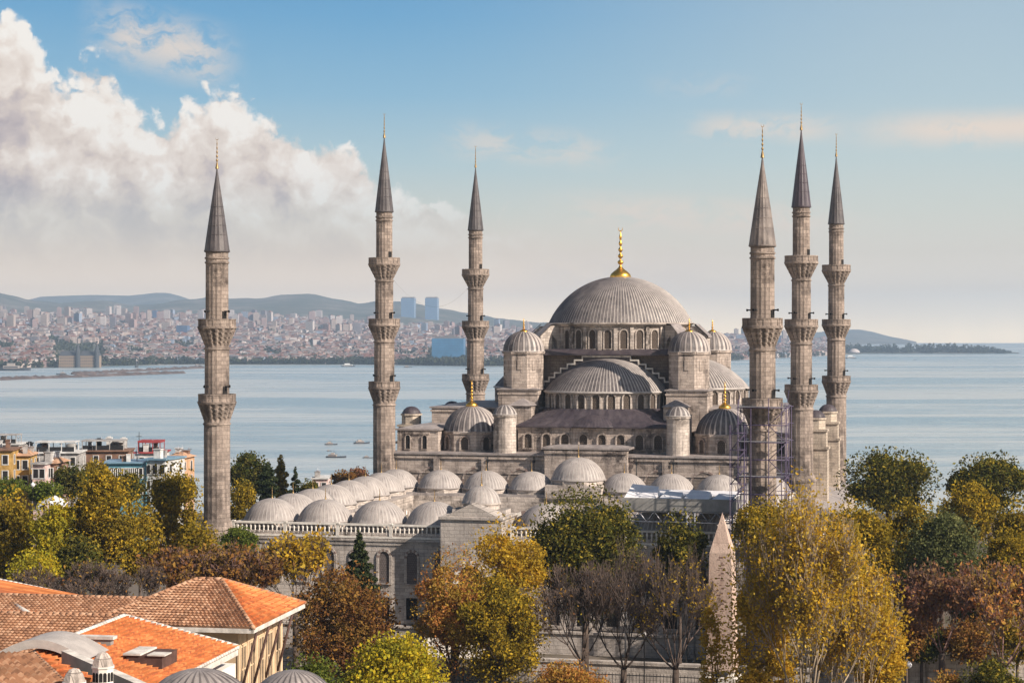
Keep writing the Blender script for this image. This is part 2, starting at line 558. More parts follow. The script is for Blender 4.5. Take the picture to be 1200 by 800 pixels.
bp = t.n('ShaderNodeBump', {'Height': hgt, 'Strength': t.math('MULTIPLY_ADD', glint_mix, .62, .26), 'Distance': .9})
wc = t.mix(glint_mix, (.48, .50, .485), (.22, .315, .37))  # paler bands put the glints on the water into its base colour
finish(t, wc, t.math('MULTIPLY_ADD', glint_mix, -.10, .30), 0, bp.outputs[0], .5)
mb = MB()
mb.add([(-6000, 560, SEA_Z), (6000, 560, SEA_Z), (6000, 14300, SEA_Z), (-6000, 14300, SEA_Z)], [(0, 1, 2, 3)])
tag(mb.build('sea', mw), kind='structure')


# the far shore: for every direction, its skyline ridges and the slope the city stands on
def lerp_tab(tab, x):
    if x <= tab[0][0]: return tab[0][1]
    for (a, b), (c_, d) in zip(tab, tab[1:]):
        if x <= c_: return b + (d - b) * (x - a) / (c_ - a)
    return tab[-1][1]


SHORE = [(-400, 433), (0, 432), (200, 427), (420, 427), (560, 429), (700, 428), (860, 422), (960, 417), (1010, 414.5)]
CITY = [(-400, 372), (0, 374), (120, 373), (240, 375), (330, 377), (440, 384), (560, 390), (700, 392), (860, 396), (960, 401), (1010, 410)]
RIDGE = [(-400, 340), (-100, 340), (0, 342), (18, 347), (36, 352), (70, 354), (100, 352), (120, 351.5), (142, 356), (168, 357.5), (195, 353), (215, 350.5), (240, 349), (275, 349), (300, 348.5),
         (330, 345.5), (352, 344), (375, 345.5), (398, 350), (420, 354.5), (440, 353), (470, 352.5), (500, 357), (540, 365), (580, 372), (640, 378), (700, 384), (780, 390), (860, 394), (960, 399), (1010, 409)]
RIDGE2 = [(-400, 340), (30, 352), (48, 347.5), (75, 346.5), (110, 345.5), (150, 346.5), (165, 345), (180, 343.2), (196, 343), (212, 347), (240, 357), (420, 368), (700, 390), (920, 393), (960, 389), (985, 386), (1008, 386), (1022, 388.5), (1042, 394), (1066, 398.5), (1075, 401)]


def far_rows(x):
    ysh = lerp_tab(SHORE, x)
    Y0 = (EYE - SEA_Z) * FPX / (ysh - H0)
    zz = lambda y, Y: EYE - (y - H0) * Y / FPX
    yc = lerp_tab(CITY, x)
    Yc = Y0 + 3400
    zc = max(zz(yc, Yc), SEA_Z + 3)
    zr = max(zz(lerp_tab(RIDGE, x), 10900), SEA_Z + 3)
    rows = [(Y0 - 40, SEA_Z - 3), (Y0, SEA_Z + 2.5), (Y0 + 500, SEA_Z + 2 + (zc - SEA_Z) * .12), (Y0 + 1700, SEA_Z + (zc - SEA_Z) * .50), (Yc, zc), (Yc + 900, zc + (zr - zc) * .18), (10900, zr), (12200, zr * .75 - 8)]
    return rows


def far_z(x, Y):
    rows = far_rows(x)
    if Y <= rows[0][0]: return rows[0][1]
    for (a, b), (c_, d) in zip(rows, rows[1:]):
        if Y <= c_:
            u = (Y - a) / (c_ - a)
            return b + (d - b) * u
    return rows[-1][1]


def hillmat(name, cols, sc_):
    m, t = new_mat(name)
    co = t.n('ShaderNodeTexCoord').outputs['Object']
    a = t.noise(co, sc_, 8, .65); b = t.noise(co, sc_ * 6, 5, .7)
    c = t.ramp(a, [(.35, cols[0]), (.5, cols[1]), (.62, cols[2])])
    c = t.mix(t.smooth(b, .45, .6), c, t.mix(.6, c, cols[0]))
    finish(t, c, .95)
    return m


mh = hillmat('wooded_hill', [(.05, .06, .04), (.10, .10, .075), (.22, .185, .16)], .0035)
rng = random.Random(4)
mb = MB()
cols = [-420 + 10 * i for i in range(144)]
cols = [x for x in cols if x <= 1010]
nrow = 46
for x in cols:
    rows = far_rows(x); Ya, Yb = rows[0][0], rows[-1][0]
    for j in range(nrow):
        Y = Ya + (Yb - Ya) * (j / (nrow - 1)) ** 1.15
        z = far_z(x, Y)
        if 2 < j < nrow - 2: z += 6 * math.sin(x * .11 + Y * .004) * math.sin(Y * .0071 + x * .05) * min(1, (Y - Ya) / 2500)
        mb.v.append(((x - 600) * Y / FPX, Y, z))
for i in range(len(cols) - 1):
    for j in range(nrow - 1):
        q = i * nrow + j
        mb.f.append((q, q + nrow, q + nrow + 1, q + 1)); mb.m.append(0); mb.s.append(True)
tag(mb.build('far_shore_terrain', mh), kind='structure')

mb = MB()
cols2 = list(range(-420, 1080, 6))
for x in cols2:
    zr = EYE - (lerp_tab(RIDGE2, x) - H0) * 15000 / FPX
    for Y, k in ((12600, -.0), (13400, .45), (14200, .8), (15000, 1.0), (15800, .7), (16400, 0.0)):
        z = SEA_Z - 2 + (zr - SEA_Z + 2) * k
        mb.v.append(((x - 600) * Y / FPX, Y, z))
for i in range(len(cols2) - 1):
    for j in range(5):
        q = i * 6 + j
        mb.f.append((q, q + 6, q + 7, q + 1)); mb.m.append(0); mb.s.append(True)
tag(mb.build('distant_hills', mh), kind='structure')

# low headland on the right with its trees
mb = MB()
hp = [(968, 6900), (1190, 7150)]
hl = list(range(960, 1196, 6))
for x in hl:
    e = min(1, (1196 - x) / 40) * min(1, (x - 958) / 6)
    for Y, z in ((7050, -.5), (7090, 2.5 * e), (7250, 6 * e), (7500, 2 * e), (7600, -1)):
        mb.v.append(((x - 600) * Y / FPX, Y, SEA_Z + z))
for i in range(len(hl) - 1):
    for j in range(4):
        q = i * 5 + j
        mb.f.append((q, q + 5, q + 6, q + 1)); mb.m.append(0); mb.s.append(True)
tag(mb.build('headland', mh), kind='structure')


# ---------------------------------------------------------------- leaves in bulk
def leaf_mesh(name, cen, size, seed, mat, flat=.5, up=0.0):
    rs = np.random.RandomState(seed)
    n = len(cen)
    nrm = rs.normal(size=(n, 3)); nrm[:, 2] += up
    nrm /= np.linalg.norm(nrm, axis=1)[:, None]
    r = rs.normal(size=(n, 3))
    u = np.cross(nrm, r); u /= np.linalg.norm(u, axis=1)[:, None]
    v = np.cross(nrm, u)
    s = size * (.6 + .8 * rs.rand(n))[:, None]
    bend = nrm * s * .25
    q = np.stack([cen + u * s, cen + v * s * flat + bend, cen - u * s, cen - v * s * flat + bend], 1).reshape(-1, 3)
    me = bpy.data.meshes.new(name)
    me.vertices.add(4 * n); me.vertices.foreach_set('co', q.astype(np.float32).ravel())
    me.loops.add(4 * n); me.loops.foreach_set('vertex_index', np.arange(4 * n, dtype=np.int32))
    me.polygons.add(n); me.polygons.foreach_set('loop_start', np.arange(0, 4 * n, 4, dtype=np.int32))
    me.polygons.foreach_set('loop_total', np.full(n, 4, dtype=np.int32))
    me.update(calc_edges=True); me.validate()
    me.materials.append(mat)
    return me


LM = {
    'gold': leafmat('leaves_gold', [(.50, .30, .025), (.68, .44, .04), (.76, .54, .09), (.36, .25, .03), (.58, .33, .025)], .5, (.36, .25, .03)),
    'yellow': leafmat('leaves_yellow', [(.50, .36, .02), (.64, .48, .035), (.44, .36, .03), (.34, .32, .03)], .4, (.24, .23, .03)),
    'olive': leafmat('leaves_olive_gold', [(.21, .16, .02), (.34, .24, .025), (.47, .31, .028), (.13, .11, .02), (.54, .36, .035)], .4, (.19, .145, .022)),
    'green': leafmat('leaves_dark_green', [(.045, .06, .016), (.065, .08, .02), (.035, .045, .013), (.10, .10, .022), (.14, .12, .025)], .25, (.10, .085, .02)),
    'green_tip': leafmat('leaves_green_yellow', [(.06, .07, .017), (.10, .10, .02), (.19, .165, .03), (.06, .06, .014), (.33, .245, .035)], .3, (.055, .055, .015)),
    'fresh': leafmat('leaves_fresh_green', [(.10, .13, .025), (.14, .17, .03), (.18, .19, .035), (.075, .10, .022)]),
    'cedar': leafmat('leaves_grey_green', [(.10, .115, .045), (.14, .15, .06), (.08, .09, .035), (.19, .185, .07)], .3),
    'conifer': leafmat('needles_dark', [(.030, .042, .018), (.045, .06, .024), (.022, .03, .014), (.07, .078, .03)], .15),
    'russet': leafmat('leaves_russet', [(.20, .085, .03), (.27, .125, .035), (.15, .07, .03), (.33, .175, .04), (.115, .06, .035)], .35, (.25, .16, .04)),
    'orange': leafmat('leaves_orange', [(.42, .17, .05), (.50, .235, .07), (.35, .14, .045), (.45, .27, .06)], .4, (.38, .27, .05)),
    'redbrown': leafmat('leaves_red_brown', [(.20, .08, .05), (.26, .115, .065), (.14, .065, .045), (.31, .155, .07)], .35, (.24, .15, .06)),
    'farwood': leafmat('leaves_far_wood', [(.04, .048, .025), (.055, .06, .03), (.03, .036, .02)], .2),
}
M['bark'] = plain('bark', (.085, .062, .05), .95, 0, .4, 1.2)
M['bark_pale'] = plain('bark_pale', (.34, .28, .22), .9, 0, .5, .9)
M['twig'] = plain('twigs_grey_brown', (.105, .075, .062), .95, 0, .3, .6)
M['twig_pale'] = plain('twigs_pale', (.30, .235, .17), .95, 0, .3, .6)
M['twig_red'] = plain('twigs_red_brown', (.17, .10, .085), .95, 0, .3, .6)


def blob_points(rs, cen, rad, n, shell=.55):
    d = rs.normal(size=(n, 3)); d /= np.linalg.norm(d, axis=1)[:, None]
    rr = shell + (1 - shell) * rs.rand(n) ** .6
    return np.array(cen) + d * rr[:, None] * np.array(rad)


def tree(name, label, x, yt, yb, wpx, Y, kind, leaf=.34, n=5200, seed=1, group=None, style='round', bark='bark', depth=.9, cat='tree', clump=.36, K_=26, ground=None, gaps=.22):
    rs = np.random.RandomState(seed); rg = random.Random(seed)
    leaf *= .60; n = int(n * 2.0)
    s = Y / FPX
    X = (x - 600) * s
    zt, zb = EYE - (yt - H0) * s, EYE - (yb - H0) * s
    gz = ground_z(X, Y) if ground is None else ground
    zb = max(zb, gz + .5)
    rx, ry, rz = wpx / 2 * s, wpx / 2 * s * depth, (zt - zb) / 2
    zc = (zt + zb) / 2 - gz
    root = thing(name, label, cat, (X, Y, gz), rg.uniform(-.3, .3), group)
    cl = []
    if style == 'cone':
        for k in range(K_):
            u = (k + .5) / K_
            ang = k * 2.4; rr = (1 - u) * .62
            cl.append(((rx * rr * math.cos(ang), ry * rr * math.sin(ang), zc - rz + 2 * rz * (u * .97)), rx * (.50 * (1 - u) + .10), rz * .11))
    elif style == 'column':
        for k in range(K_):
            u = (k + .5) / K_
            ang = k * 2.4; rr = .35 * math.sin(PI * min(.98, u * .85 + .12))
            cl.append(((rx * rr * math.cos(ang), ry * rr * math.sin(ang), zc - rz + 2 * rz * u * .95), rx * (.75 * math.sin(PI * min(.97, u * .8 + .15)) + .08), rz * .14))
    else:
        for k in range(K_):
            d = rs.normal(size=3); d /= np.linalg.norm(d)
            rr = .80 * rs.rand() ** .40
            if style == 'flat' and d[2] > 0: d[2] *= .75
            cf = clump * rg.choice((.45, .6, .8, 1.0, 1.2))
            p = (d[0] * rx * rr, d[1] * ry * rr, zc + d[2] * rz * rr)
            cl.append((p, cf * min(rx, 1.3 * rz), cf * min(rz, rx) * .85))
    pts = []
    tot = sum(c_[1] ** 2 for c_ in cl)
    for p, r1, r2 in cl:
        m = max(8, int(n * r1 * r1 / tot))
        pts.append(blob_points(rs, p, (r1, r1, r2), m, .45))
    # stray sprays that break the outline
    m = int(n * gaps)
    d = rs.normal(size=(m, 3)); d /= np.linalg.norm(d, axis=1)[:, None]
    if style == 'round' or style == 'flat':
        pts.append(np.array([0, 0, zc]) + d * np.array([rx, ry, rz]) * (.62 + .52 * rs.rand(m) ** 1.3)[:, None])
    pts = np.concatenate(pts)
    pts[:, 2] = np.maximum(pts[:, 2], .25)
    link('crown', leaf_mesh('crown', pts, leaf, seed, LM[kind], .55, .15), root)
    mb = MB()
    tr = max(.16, rx * .055)
    fork = max(.6, zc - rz * (.95 if style in ('round', 'flat') else -.3))
    mb.tube((0, 0, -.3), (0, 0, fork), tr * 1.35, tr, 8)
    if style in ('round', 'flat'):
        for p, r1, r2 in sorted(cl, key=lambda q: q[0][2])[:14]:
            mid = (p[0] * .45 + rg.uniform(-.3, .3), p[1] * .45, fork + (p[2] - fork) * .55)
            mb.tube((0, 0, fork - .15), mid, tr * .7, tr * .42, 6)
            mb.tube(mid, p, tr * .42, tr * .12, 5)
    else:
        mb.tube((0, 0, fork), (0, 0, zc + rz * .9), tr, tr * .2, 6)
    mb.build('trunk', M[bark], root)
    return root


def grow(mb, p, d, L, r, lvl, rg, ends, spread=.55, up=.12, rmin=.022):
    """Branching twigs: every call is one limb, its forks follow."""
    steps = 2
    q = Vector(p); dd = Vector(d)
    for k in range(steps):
        dd = (dd + Vector((rg.uniform(-.18, .18), rg.uniform(-.18, .18), rg.uniform(-.05, .16) + up * .4))).normalized()
        q2 = q + dd * (L / steps)
        ra = r * (1 - .28 * k / steps); rb = r * (1 - .28 * (k + 1) / steps)
        mb.tube(q, q2, max(ra, rmin), max(rb, rmin * .8), 5 if lvl > 3 else 3, 0, lvl > 3)
        if lvl <= 2: ends.append(tuple(q2))
        if lvl > 0 and k == 0 and lvl <= 4:
            dv = (dd + Vector((rg.uniform(-1, 1), rg.uniform(-1, 1), rg.uniform(-.2, .7))) * spread * 1.2).normalized()
            grow(mb, q2, dv, L * .62, rb * .5, lvl - 1, rg, ends, spread, up, rmin)
        q = q2
    if lvl > 0:
        for _ in range(3 if lvl > 1 else 2):
            dv = (dd + Vector((rg.uniform(-1, 1), rg.uniform(-1, 1), rg.uniform(-.35, .75))) * spread).normalized()
            grow(mb, q, dv, L * rg.uniform(.62, .82), r * .58, lvl - 1, rg, ends, spread, up, rmin)


def bare_tree(name, label, x, yt, yb, wpx, Y, seed, twig='twig', leaves=None, nleaf=0, leaf=.2, group=None, lvls=5, forks=3, spread=.6, bark='bark', rmin=.03, cat='tree', jit=.42):
    rg = random.Random(seed); rs = np.random.RandomState(seed)
    s = Y / FPX; X = (x - 600) * s; gz = ground_z(X, Y)
    zt, zb = EYE - (yt - H0) * s - gz, max(.8, EYE - (yb - H0) * s - gz)
    rx = wpx / 2 * s
    root = thing(name, label, cat, (X, Y, gz), 0, group)
    tw = MB(); ends = []
    fork = zb + (zt - zb) * .08
    for k in range(forks):
        a = 2 * PI * (k + rg.random() * .6) / forks
        e_ = rg.uniform(.35, 1.15)
        d = Vector((math.cos(a) * e_, math.sin(a) * e_, 1.25 - .75 * e_)).normalized()
        grow(tw, (0, 0, fork - .1), d, (zt - fork) * .33, .035 * (zt - zb) * .32, lvls, rg, ends, spread, .06, rmin)
    # fit the grown crown to the height and width it has in the photograph
    v = np.array(tw.v); zr = np.percentile(v[:, 2], 99.5); xr = np.percentile(np.abs(v[:, 0]), 98)
    kz = (zt - fork) / (zr - fork); kx = rx / xr
    v[:, 2] = fork + (v[:, 2] - fork) * kz; v[:, :2] *= kx
    tw.v = [tuple(p) for p in v]
    link('branches', tw.mesh('branches', [M[twig]]), root)
    if leaves and nleaf:
        e = np.array(ends); e[:, 2] = fork + (e[:, 2] - fork) * kz; e[:, :2] *= kx
        idx = rs.randint(0, len(e), nleaf)
        link('crown', leaf_mesh('crown', e[idx] + rs.normal(size=(nleaf, 3)) * jit, leaf, seed, LM[leaves], .6, .1), root)
    mb = MB()
    tr = max(.14, .02 * (zt)); lean = rg.uniform(-.5, .5)
    mb.tube((lean * .3, 0, -.3), (lean * .15, .1, fork * .55), tr * 1.4, tr * 1.1, 8)
    mb.tube((lean * .15, .1, fork * .55), (0, 0, fork), tr * 1.1, tr * .9, 8)
    mb.build('trunk', M[bark], root)
    return root


# headland wood: one mass
rs = np.random.RandomState(8)
pts = []
for k in range(150):
    x = 982 + 200 * rs.rand(); Y = 7080 + 150 * rs.rand()
    h = (9 + 26 * rs.rand() ** 1.6) * min(1, (1192 - x) / 55)
    pts.append(blob_points(rs, ((x - 600) * Y / FPX, Y, SEA_Z + 4 + h * .5), (9 + 10 * rs.rand(), 9, max(3, h * .55)), 60, .3))
o = link('headland_wood', leaf_mesh('headland_wood', np.concatenate(pts), 4.0, 3, LM['farwood'], .7))
tag(o, 'long low mass of dark trees on the headland by the horizon', None, None, 'stuff')

# ================================================================== THE CITY ACROSS THE WATER
CW = [plain('city_wall_cream', (.38, .31, .28), .9, 0, .15, .02), plain('city_wall_pink', (.32, .225, .215), .9, 0, .15, .02), plain('city_wall_grey', (.20, .18, .205), .9, 0, .2, .02),
      plain('city_wall_white', (.47, .42, .41), .9, 0, .1, .02), plain('city_wall_brown', (.26, .17, .15), .9, 0, .2, .02), plain('city_wall_blue', (.24, .29, .38), .8, 0, .2, .02),
      plain('city_roof_tile', (.20, .095, .075), .9, 0, .25, .02), plain('city_roof_grey', (.20, .18, .18), .9, 0, .25, .02), plain('city_windows', (.07, .075, .09), .5, 0, .2, .05)]


def city_block(mb, X, Y, z, wx, wy, h, rot, wall, roof, hip=True):
    T = Matrix.Translation((X, Y, z)) @ Matrix.Rotation(rot, 4, 'Z')
    mb.box(-wx / 2, wx / 2, -wy / 2, wy / 2, -6, h, wall, T)
    if hip:
        rh = min(wx, wy) * .22; e = .6; q = max(0, (wx - wy) / 2)
        vs = [(-wx / 2 - e, -wy / 2 - e, h + .02), (wx / 2 + e, -wy / 2 - e, h + .02), (wx / 2 + e, wy / 2 + e, h + .02), (-wx / 2 - e, wy / 2 + e, h + .02), (-q, 0, h + rh), (q, 0, h + rh)]
        mb.add(vs, [(0, 1, 5, 4), (1, 2, 5), (2, 3, 4, 5), (3, 0, 4)], roof, False, T)
    else:
        mb.box(-wx / 4, wx / 6, -wy / 4, wy / 4, h + .01, h + 2.8, roof, T)
    # rows of windows, one band per storey, set just proud of the wall
    k = 3.2
    while k < h - 1.5 and k < 60 and Y < 5600:
        for i in range(int(wx / 4.2)):
            xx = -wx / 2 + 1.6 + i * 4.2
            mb.add([(xx, -wy / 2 - .06, k - 1.4), (xx + 1.8, -wy / 2 - .06, k - 1.4), (xx + 1.8, -wy / 2 - .06, k + .4), (xx, -wy / 2 - .06, k + .4)], [(0, 1, 2, 3)], 8, False, T)
        k += 3.4


rg = random.Random(21)
cand = []
for _ in range(15000):
    x = rg.uniform(-40, 985)
    rows = far_rows(x); Y0 = rows[1][0]
    u = rg.random() ** 1.25
    Y = Y0 + 25 + u * 3900
    if x > 720 and rg.random() < .25: continue
    near = (Y - Y0) / 3900
    wx = rg.uniform(9, 25); wy = rg.uniform(10, 16)
    h = rg.uniform(6, 15) if near < .3 else rg.uniform(8, 21)
    if near > .5 and rg.random() < .05: h = rg.uniform(28, 54); wx = rg.uniform(16, 26)
    cand.append((wx * h / Y, x, Y, wx, wy, h))
# keep a few clear places for the landmark buildings and for trees
def clear(x, Y):
    if Y < 5500 and (62 < x < 124): return True
    if Y < 5600 and 500 < x < 552: return True
    return math.sin(x * .06 + 1.3) * math.sin(Y * .004 + x * .02) > .72
cand = [c_ for c_ in cand if not clear(c_[1], c_[2])]
cand.sort(reverse=True)
CITY_KINDS = {0: 'cream apartment block', 1: 'pinkish apartment block', 2: 'grey apartment block', 3: 'white apartment block', 4: 'brown apartment block', 5: 'bluish apartment block'}
rest = MB(); protos = {}
nind = 0
for k, (_, x, Y, wx, wy, h) in enumerate(cand):
    wall = rg.choices([0, 1, 2, 3, 4, 5], [26, 20, 12, 24, 12, 6])[0]
    roof = 6 if rg.random() < .55 else 7
    hip = h < 24 and rg.random() < .6
    rot = rg.gauss(0, .35)
    z = far_z(x, Y)
    X = (x - 600) * Y / FPX
    if nind < 280 and -4 < x < 960:
        m1 = MB(); city_block(m1, 0, .001, 0, wx, wy, h, 0, wall, roof, hip)
        o = m1.build('apartment_block', CW, None, (X, Y, z), rot)
        tall = 'tall ' if h > 30 else ''
        rf = 'red tiled roof' if roof == 6 and hip else ('grey roof' if hip else 'flat roof')
        tag(o, f'{tall}{CITY_KINDS[wall]} with {rf} in the far city across the strait', 'building', 'apartment blocks of the city across the strait')
        nind += 1
    else:
        city_block(rest, X, Y, z, wx, wy, h, rot, wall, roof, hip)
tag(rest.build('far_city_houses', CW), 'dense mass of small pale houses climbing the far shore', None, None, 'stuff')

# trees between the far houses
pts = []
for k in range(3200):
    x = rg.uniform(-40, 985); Y0 = far_rows(x)[1][0]
    Y = Y0 + 15 + rg.random() ** 2.6 * 3600
    X = (x - 600) * Y / FPX; z = far_z(x, Y)
    r = rg.uniform(7, 17)
    pts.append(blob_points(rs, (X, Y, z + r * .4), (r * 1.3, r, r * .62), 22, .3))
tag(link('far_shore_trees', leaf_mesh('far_shore_trees', np.concatenate(pts), 4.2, 5, LM['farwood'], .7)), 'dark tree clumps scattered between the houses of the far shore', None, None, 'stuff')

# landmarks over there
CWB = plain('glass_blue', (.05, .19, .36), .3, 0, .15, .05)
CWT = plain('glass_pale_blue', (.13, .24, .40), .3, 0, .1, .02)
CWD = plain('glass_dark_blue', (.06, .12, .24), .3, 0, .1, .02)


def far_tower(name, label, x0, x1, yt, yb, Y, mat, cat='tower', setback=True, group=None):
    a, b = at(x0, yb, Y), at(x1, yt, Y)
    wd, h = b.x - a.x, b.z - a.z
    t_ = thing(name, label, cat, ((a.x + b.x) / 2, Y, a.z), R(-8), group)
    mb = MB(); mb.box(-wd / 2, wd / 2, -wd * .4, wd * .4, -30, h * .965, 0); mb.build('shaft', mat, t_)
    mb = MB(); mb.box(-wd * .44, wd * .44, -wd * .34, wd * .34, h * .965, h, 0); mb.build('roof', CW[7], t_)
    mb = MB()
    for k in range(int(h / 8)): mb.box(-wd / 2 - .15, wd / 2 + .15, -wd * .4 - .15, wd * .4 + .15, 4 + k * 8, 4.9 + k * 8, 0)
    mb.build('floor_band', CW[2], t_)
    return t_


far_tower('glass_tower', 'wider pale blue glass tower just right of the second minaret, far inland', 471, 486.5, 348, 392, 9300, CWT, group='pair of glass towers far inland')
far_tower('glass_tower', 'pale blue glass tower nearer the third minaret, far inland', 499, 513.5, 348, 392, 9300, CWT, group='pair of glass towers far inland')
far_tower('slender_tower', 'slender dark blue tower standing alone above the far city', 179, 184.5, 363, 386, 7600, CWD)
far_tower('office_tower', 'short pale blue tower between the two tall glass towers', 490, 497, 377, 394, 8600, CWT)
far_tower('office_tower', 'small blue tower just left of the third minaret, far inland', 523, 528.5, 379, 395, 8600, CWT)
far_tower('office_tower', 'blue tower in the far city between the minarets at the scaffolding', 906, 915, 392, 410, 7600, CWD)
far_tower('office_block', 'dark blue office block in the far city left of the front minaret', 208, 221, 381, 397, 6300, CWD, 'building')
# blue waterfront block
Yb = 4750
a, b = at(507, 424, Yb), at(544.5, 396.5, Yb); wd = b.x - a.x; h = b.z - a.z
t_ = thing('waterfront_hotel', 'broad bright blue glass block on the far waterfront by the third minaret', 'building', ((a.x + b.x) / 2, Yb, a.z), R(-6))
mb = MB(); mb.box(-wd / 2, wd / 2, -18, 18, -12, h, 0); mb.build('wall', CWB, t_)
mb = MB(); mb.box(-wd * .42, wd * .36, -9, 9, h + .02, h + 5, 0); mb.box(-wd * .1, wd * .2, -6, 6, h + 5.02, h + 8, 0); mb.build('roof', CW[7], t_)
mb = MB()
for k in range(int(h / 4)): mb.box(-wd / 2 - .12, wd / 2 + .12, -18.12, 18.12, 2 + k * 4, 2.7 + k * 4, 0)
mb.build('floor_band', CWD, t_)
# old railway station with its towers
Ys = 4250
a, b = at(71, 432, Ys), at(117, 411, Ys); wd = b.x - a.x; h = b.z - a.z
t_ = thing('railway_station', 'dark stone station building with two pointed towers on the far waterfront', 'building', ((a.x + b.x) / 2, Ys, a.z), 0)
MSd = plain('station_slate', (.06, .065, .075), .8); MSt = stone('station_stone', (.30, .22, .16), (.26, .19, .14), .3, 4, 3)
mb = MB(); mb.box(-wd / 2, wd / 2, -16, 16, -4, h * .74, 0); mb.build('wall', MSt, t_)
mb = MB()
for x0, x1 in ((-wd / 2 - 1, -1), (1, wd / 2 + 1)):
    mb.add([(x0, -17, h * .745), (x1, -17, h * .745), (x1, 17, h * .745), (x0, 17, h * .745), (x0 + 4, 0, h), (x1 - 4, 0, h)], [(0, 1, 5, 4), (1, 2, 5), (2, 3, 4, 5), (3, 0, 4)])
mb.build('roof', MSd, t_)
for xx in (-1.5, wd / 2 - 3):
    mb = MB(); mb.lathe([(5, -3), (5, h * .95), (5.6, h * .96), (3.4, h * 1.18), (.2, h * 1.42)], 8, xx, -16, 0, False); mb.build('tower', MSd, t_)
mb = MB()
for r_ in range(4):
    for i in range(20): mb.box(-wd / 2 + 2 + i * wd / 21, -wd / 2 + 3.8 + i * wd / 21, -16.12, -15.9, 3 + r_ * 6.2, 6.2 + r_ * 6.2, 0)
mb.build('window', M['void'], t_)
# long pale hall
a, b = at(268, 403, 5900), at(342, 398, 5900); wd = b.x - a.x
t_ = thing('market_hall', 'long low pale hall roof in the far city right of the front minaret', 'building', ((a.x + b.x) / 2, 5900, a.z), 0)
mb = MB(); mb.box(-wd / 2, wd / 2, -30, 30, -20, b.z - a.z - 3, 0); mb.build('wall', CW[2], t_)
mb = MB(); mb.extrude_y([(-wd / 2 - 1, b.z - a.z - 2.98), (wd / 2 + 1, b.z - a.z - 2.98), (wd / 2 - 4, b.z - a.z + 1), (-wd / 2 + 4, b.z - a.z + 1)], -32, 32); mb.build('roof', CW[3], t_)
# white domed hall on the headland
a = at(1001, 413.2, 7050)
t_ = thing('domed_hall', 'small white domed roof at the left end of the wooded headland', 'building', a)
mb = MB(); mb.lathe(dome_profile(21, 13, 2, 8), 24); mb.build('roof', CW[3], t_)
mb = MB(); mb.lathe([(20, -3), (20, 2)], 24); mb.build('wall', CW[2], t_)

# breakwaters
MR = plain('breakwater_rock', (.10, .075, .07), .95, 0, .4, .06)


def breakwater(label, p, q, hgt=3.0, wid=9):
    a, b = Vector((p[0], p[1], 0)), Vector((q[0], q[1], 0)); d = (b - a).normalized(); nrm = Vector((-d.y, d.x, 0))
    mb = MB(); rg_ = random.Random(3); L = (b - a).length; n = int(L / 9)
    prof = [(-wid, -.6), (-wid * .45, hgt * .75), (0, hgt), (wid * .45, hgt * .8), (wid, -.6)]
    for i in range(n + 1):
        c_ = a + d * (L * i / n)
        e = 1 if 0 < i < n else .3
        for (o_, z) in prof:
            mb.v.append(tuple(c_ + nrm * o_ * rg_.uniform(.75, 1.2) * e + Vector((0, 0, SEA_Z + (z * rg_.uniform(.6, 1.35) if z > 0 else z) * e))))
    for i in range(n):
        for j in range(4):
            q_ = i * 5 + j; mb.f.append((q_, q_ + 1, q_ + 6, q_ + 5)); mb.m.append(0); mb.s.append(False)
    tag(mb.build('breakwater', MR), label, 'breakwater', 'breakwaters off the far shore')


def sea_pt(x, y):
    Y = (EYE - SEA_Z) * FPX / (y - H0); return ((x - 600) * Y / FPX, Y)


breakwater('lower breakwater, the longer dark rock line nearer the viewer', sea_pt(-60, 447.5), sea_pt(216, 437.2), 5.0, 10)
breakwater('upper breakwater, the thinner rock line behind the longer one', sea_pt(84, 438.6), sea_pt(238, 431.2), 4.6, 9)
a = sea_pt(160, 430.5)
t_ = thing('beacon', 'small dark harbour beacon at the gap of the far breakwater', 'beacon', (a[0], a[1], SEA_Z))
mb = MB(); mb.lathe([(4, -1), (3.6, 4), (2.0, 5), (1.6, 13), (2.6, 13.3), (2.6, 14.3)], 10, smooth=False); mb.build('tower', MSd, t_)
mb = MB(); mb.lathe([(1.5, 14.3), (1.5, 16.5), (.1, 18.5)], 10, smooth=False); mb.build('lantern', CW[3], t_)

# ------------------------------------------------------------------ boats
BM = {'hull_dark': plain('hull_dark', (.045, .05, .065), .5), 'hull_white': plain('hull_white', (.75, .74, .72), .5), 'deck': plain('boat_deck', (.36, .31, .28), .7), 'glass': plain('boat_glass', (.03, .04, .06), .2)}


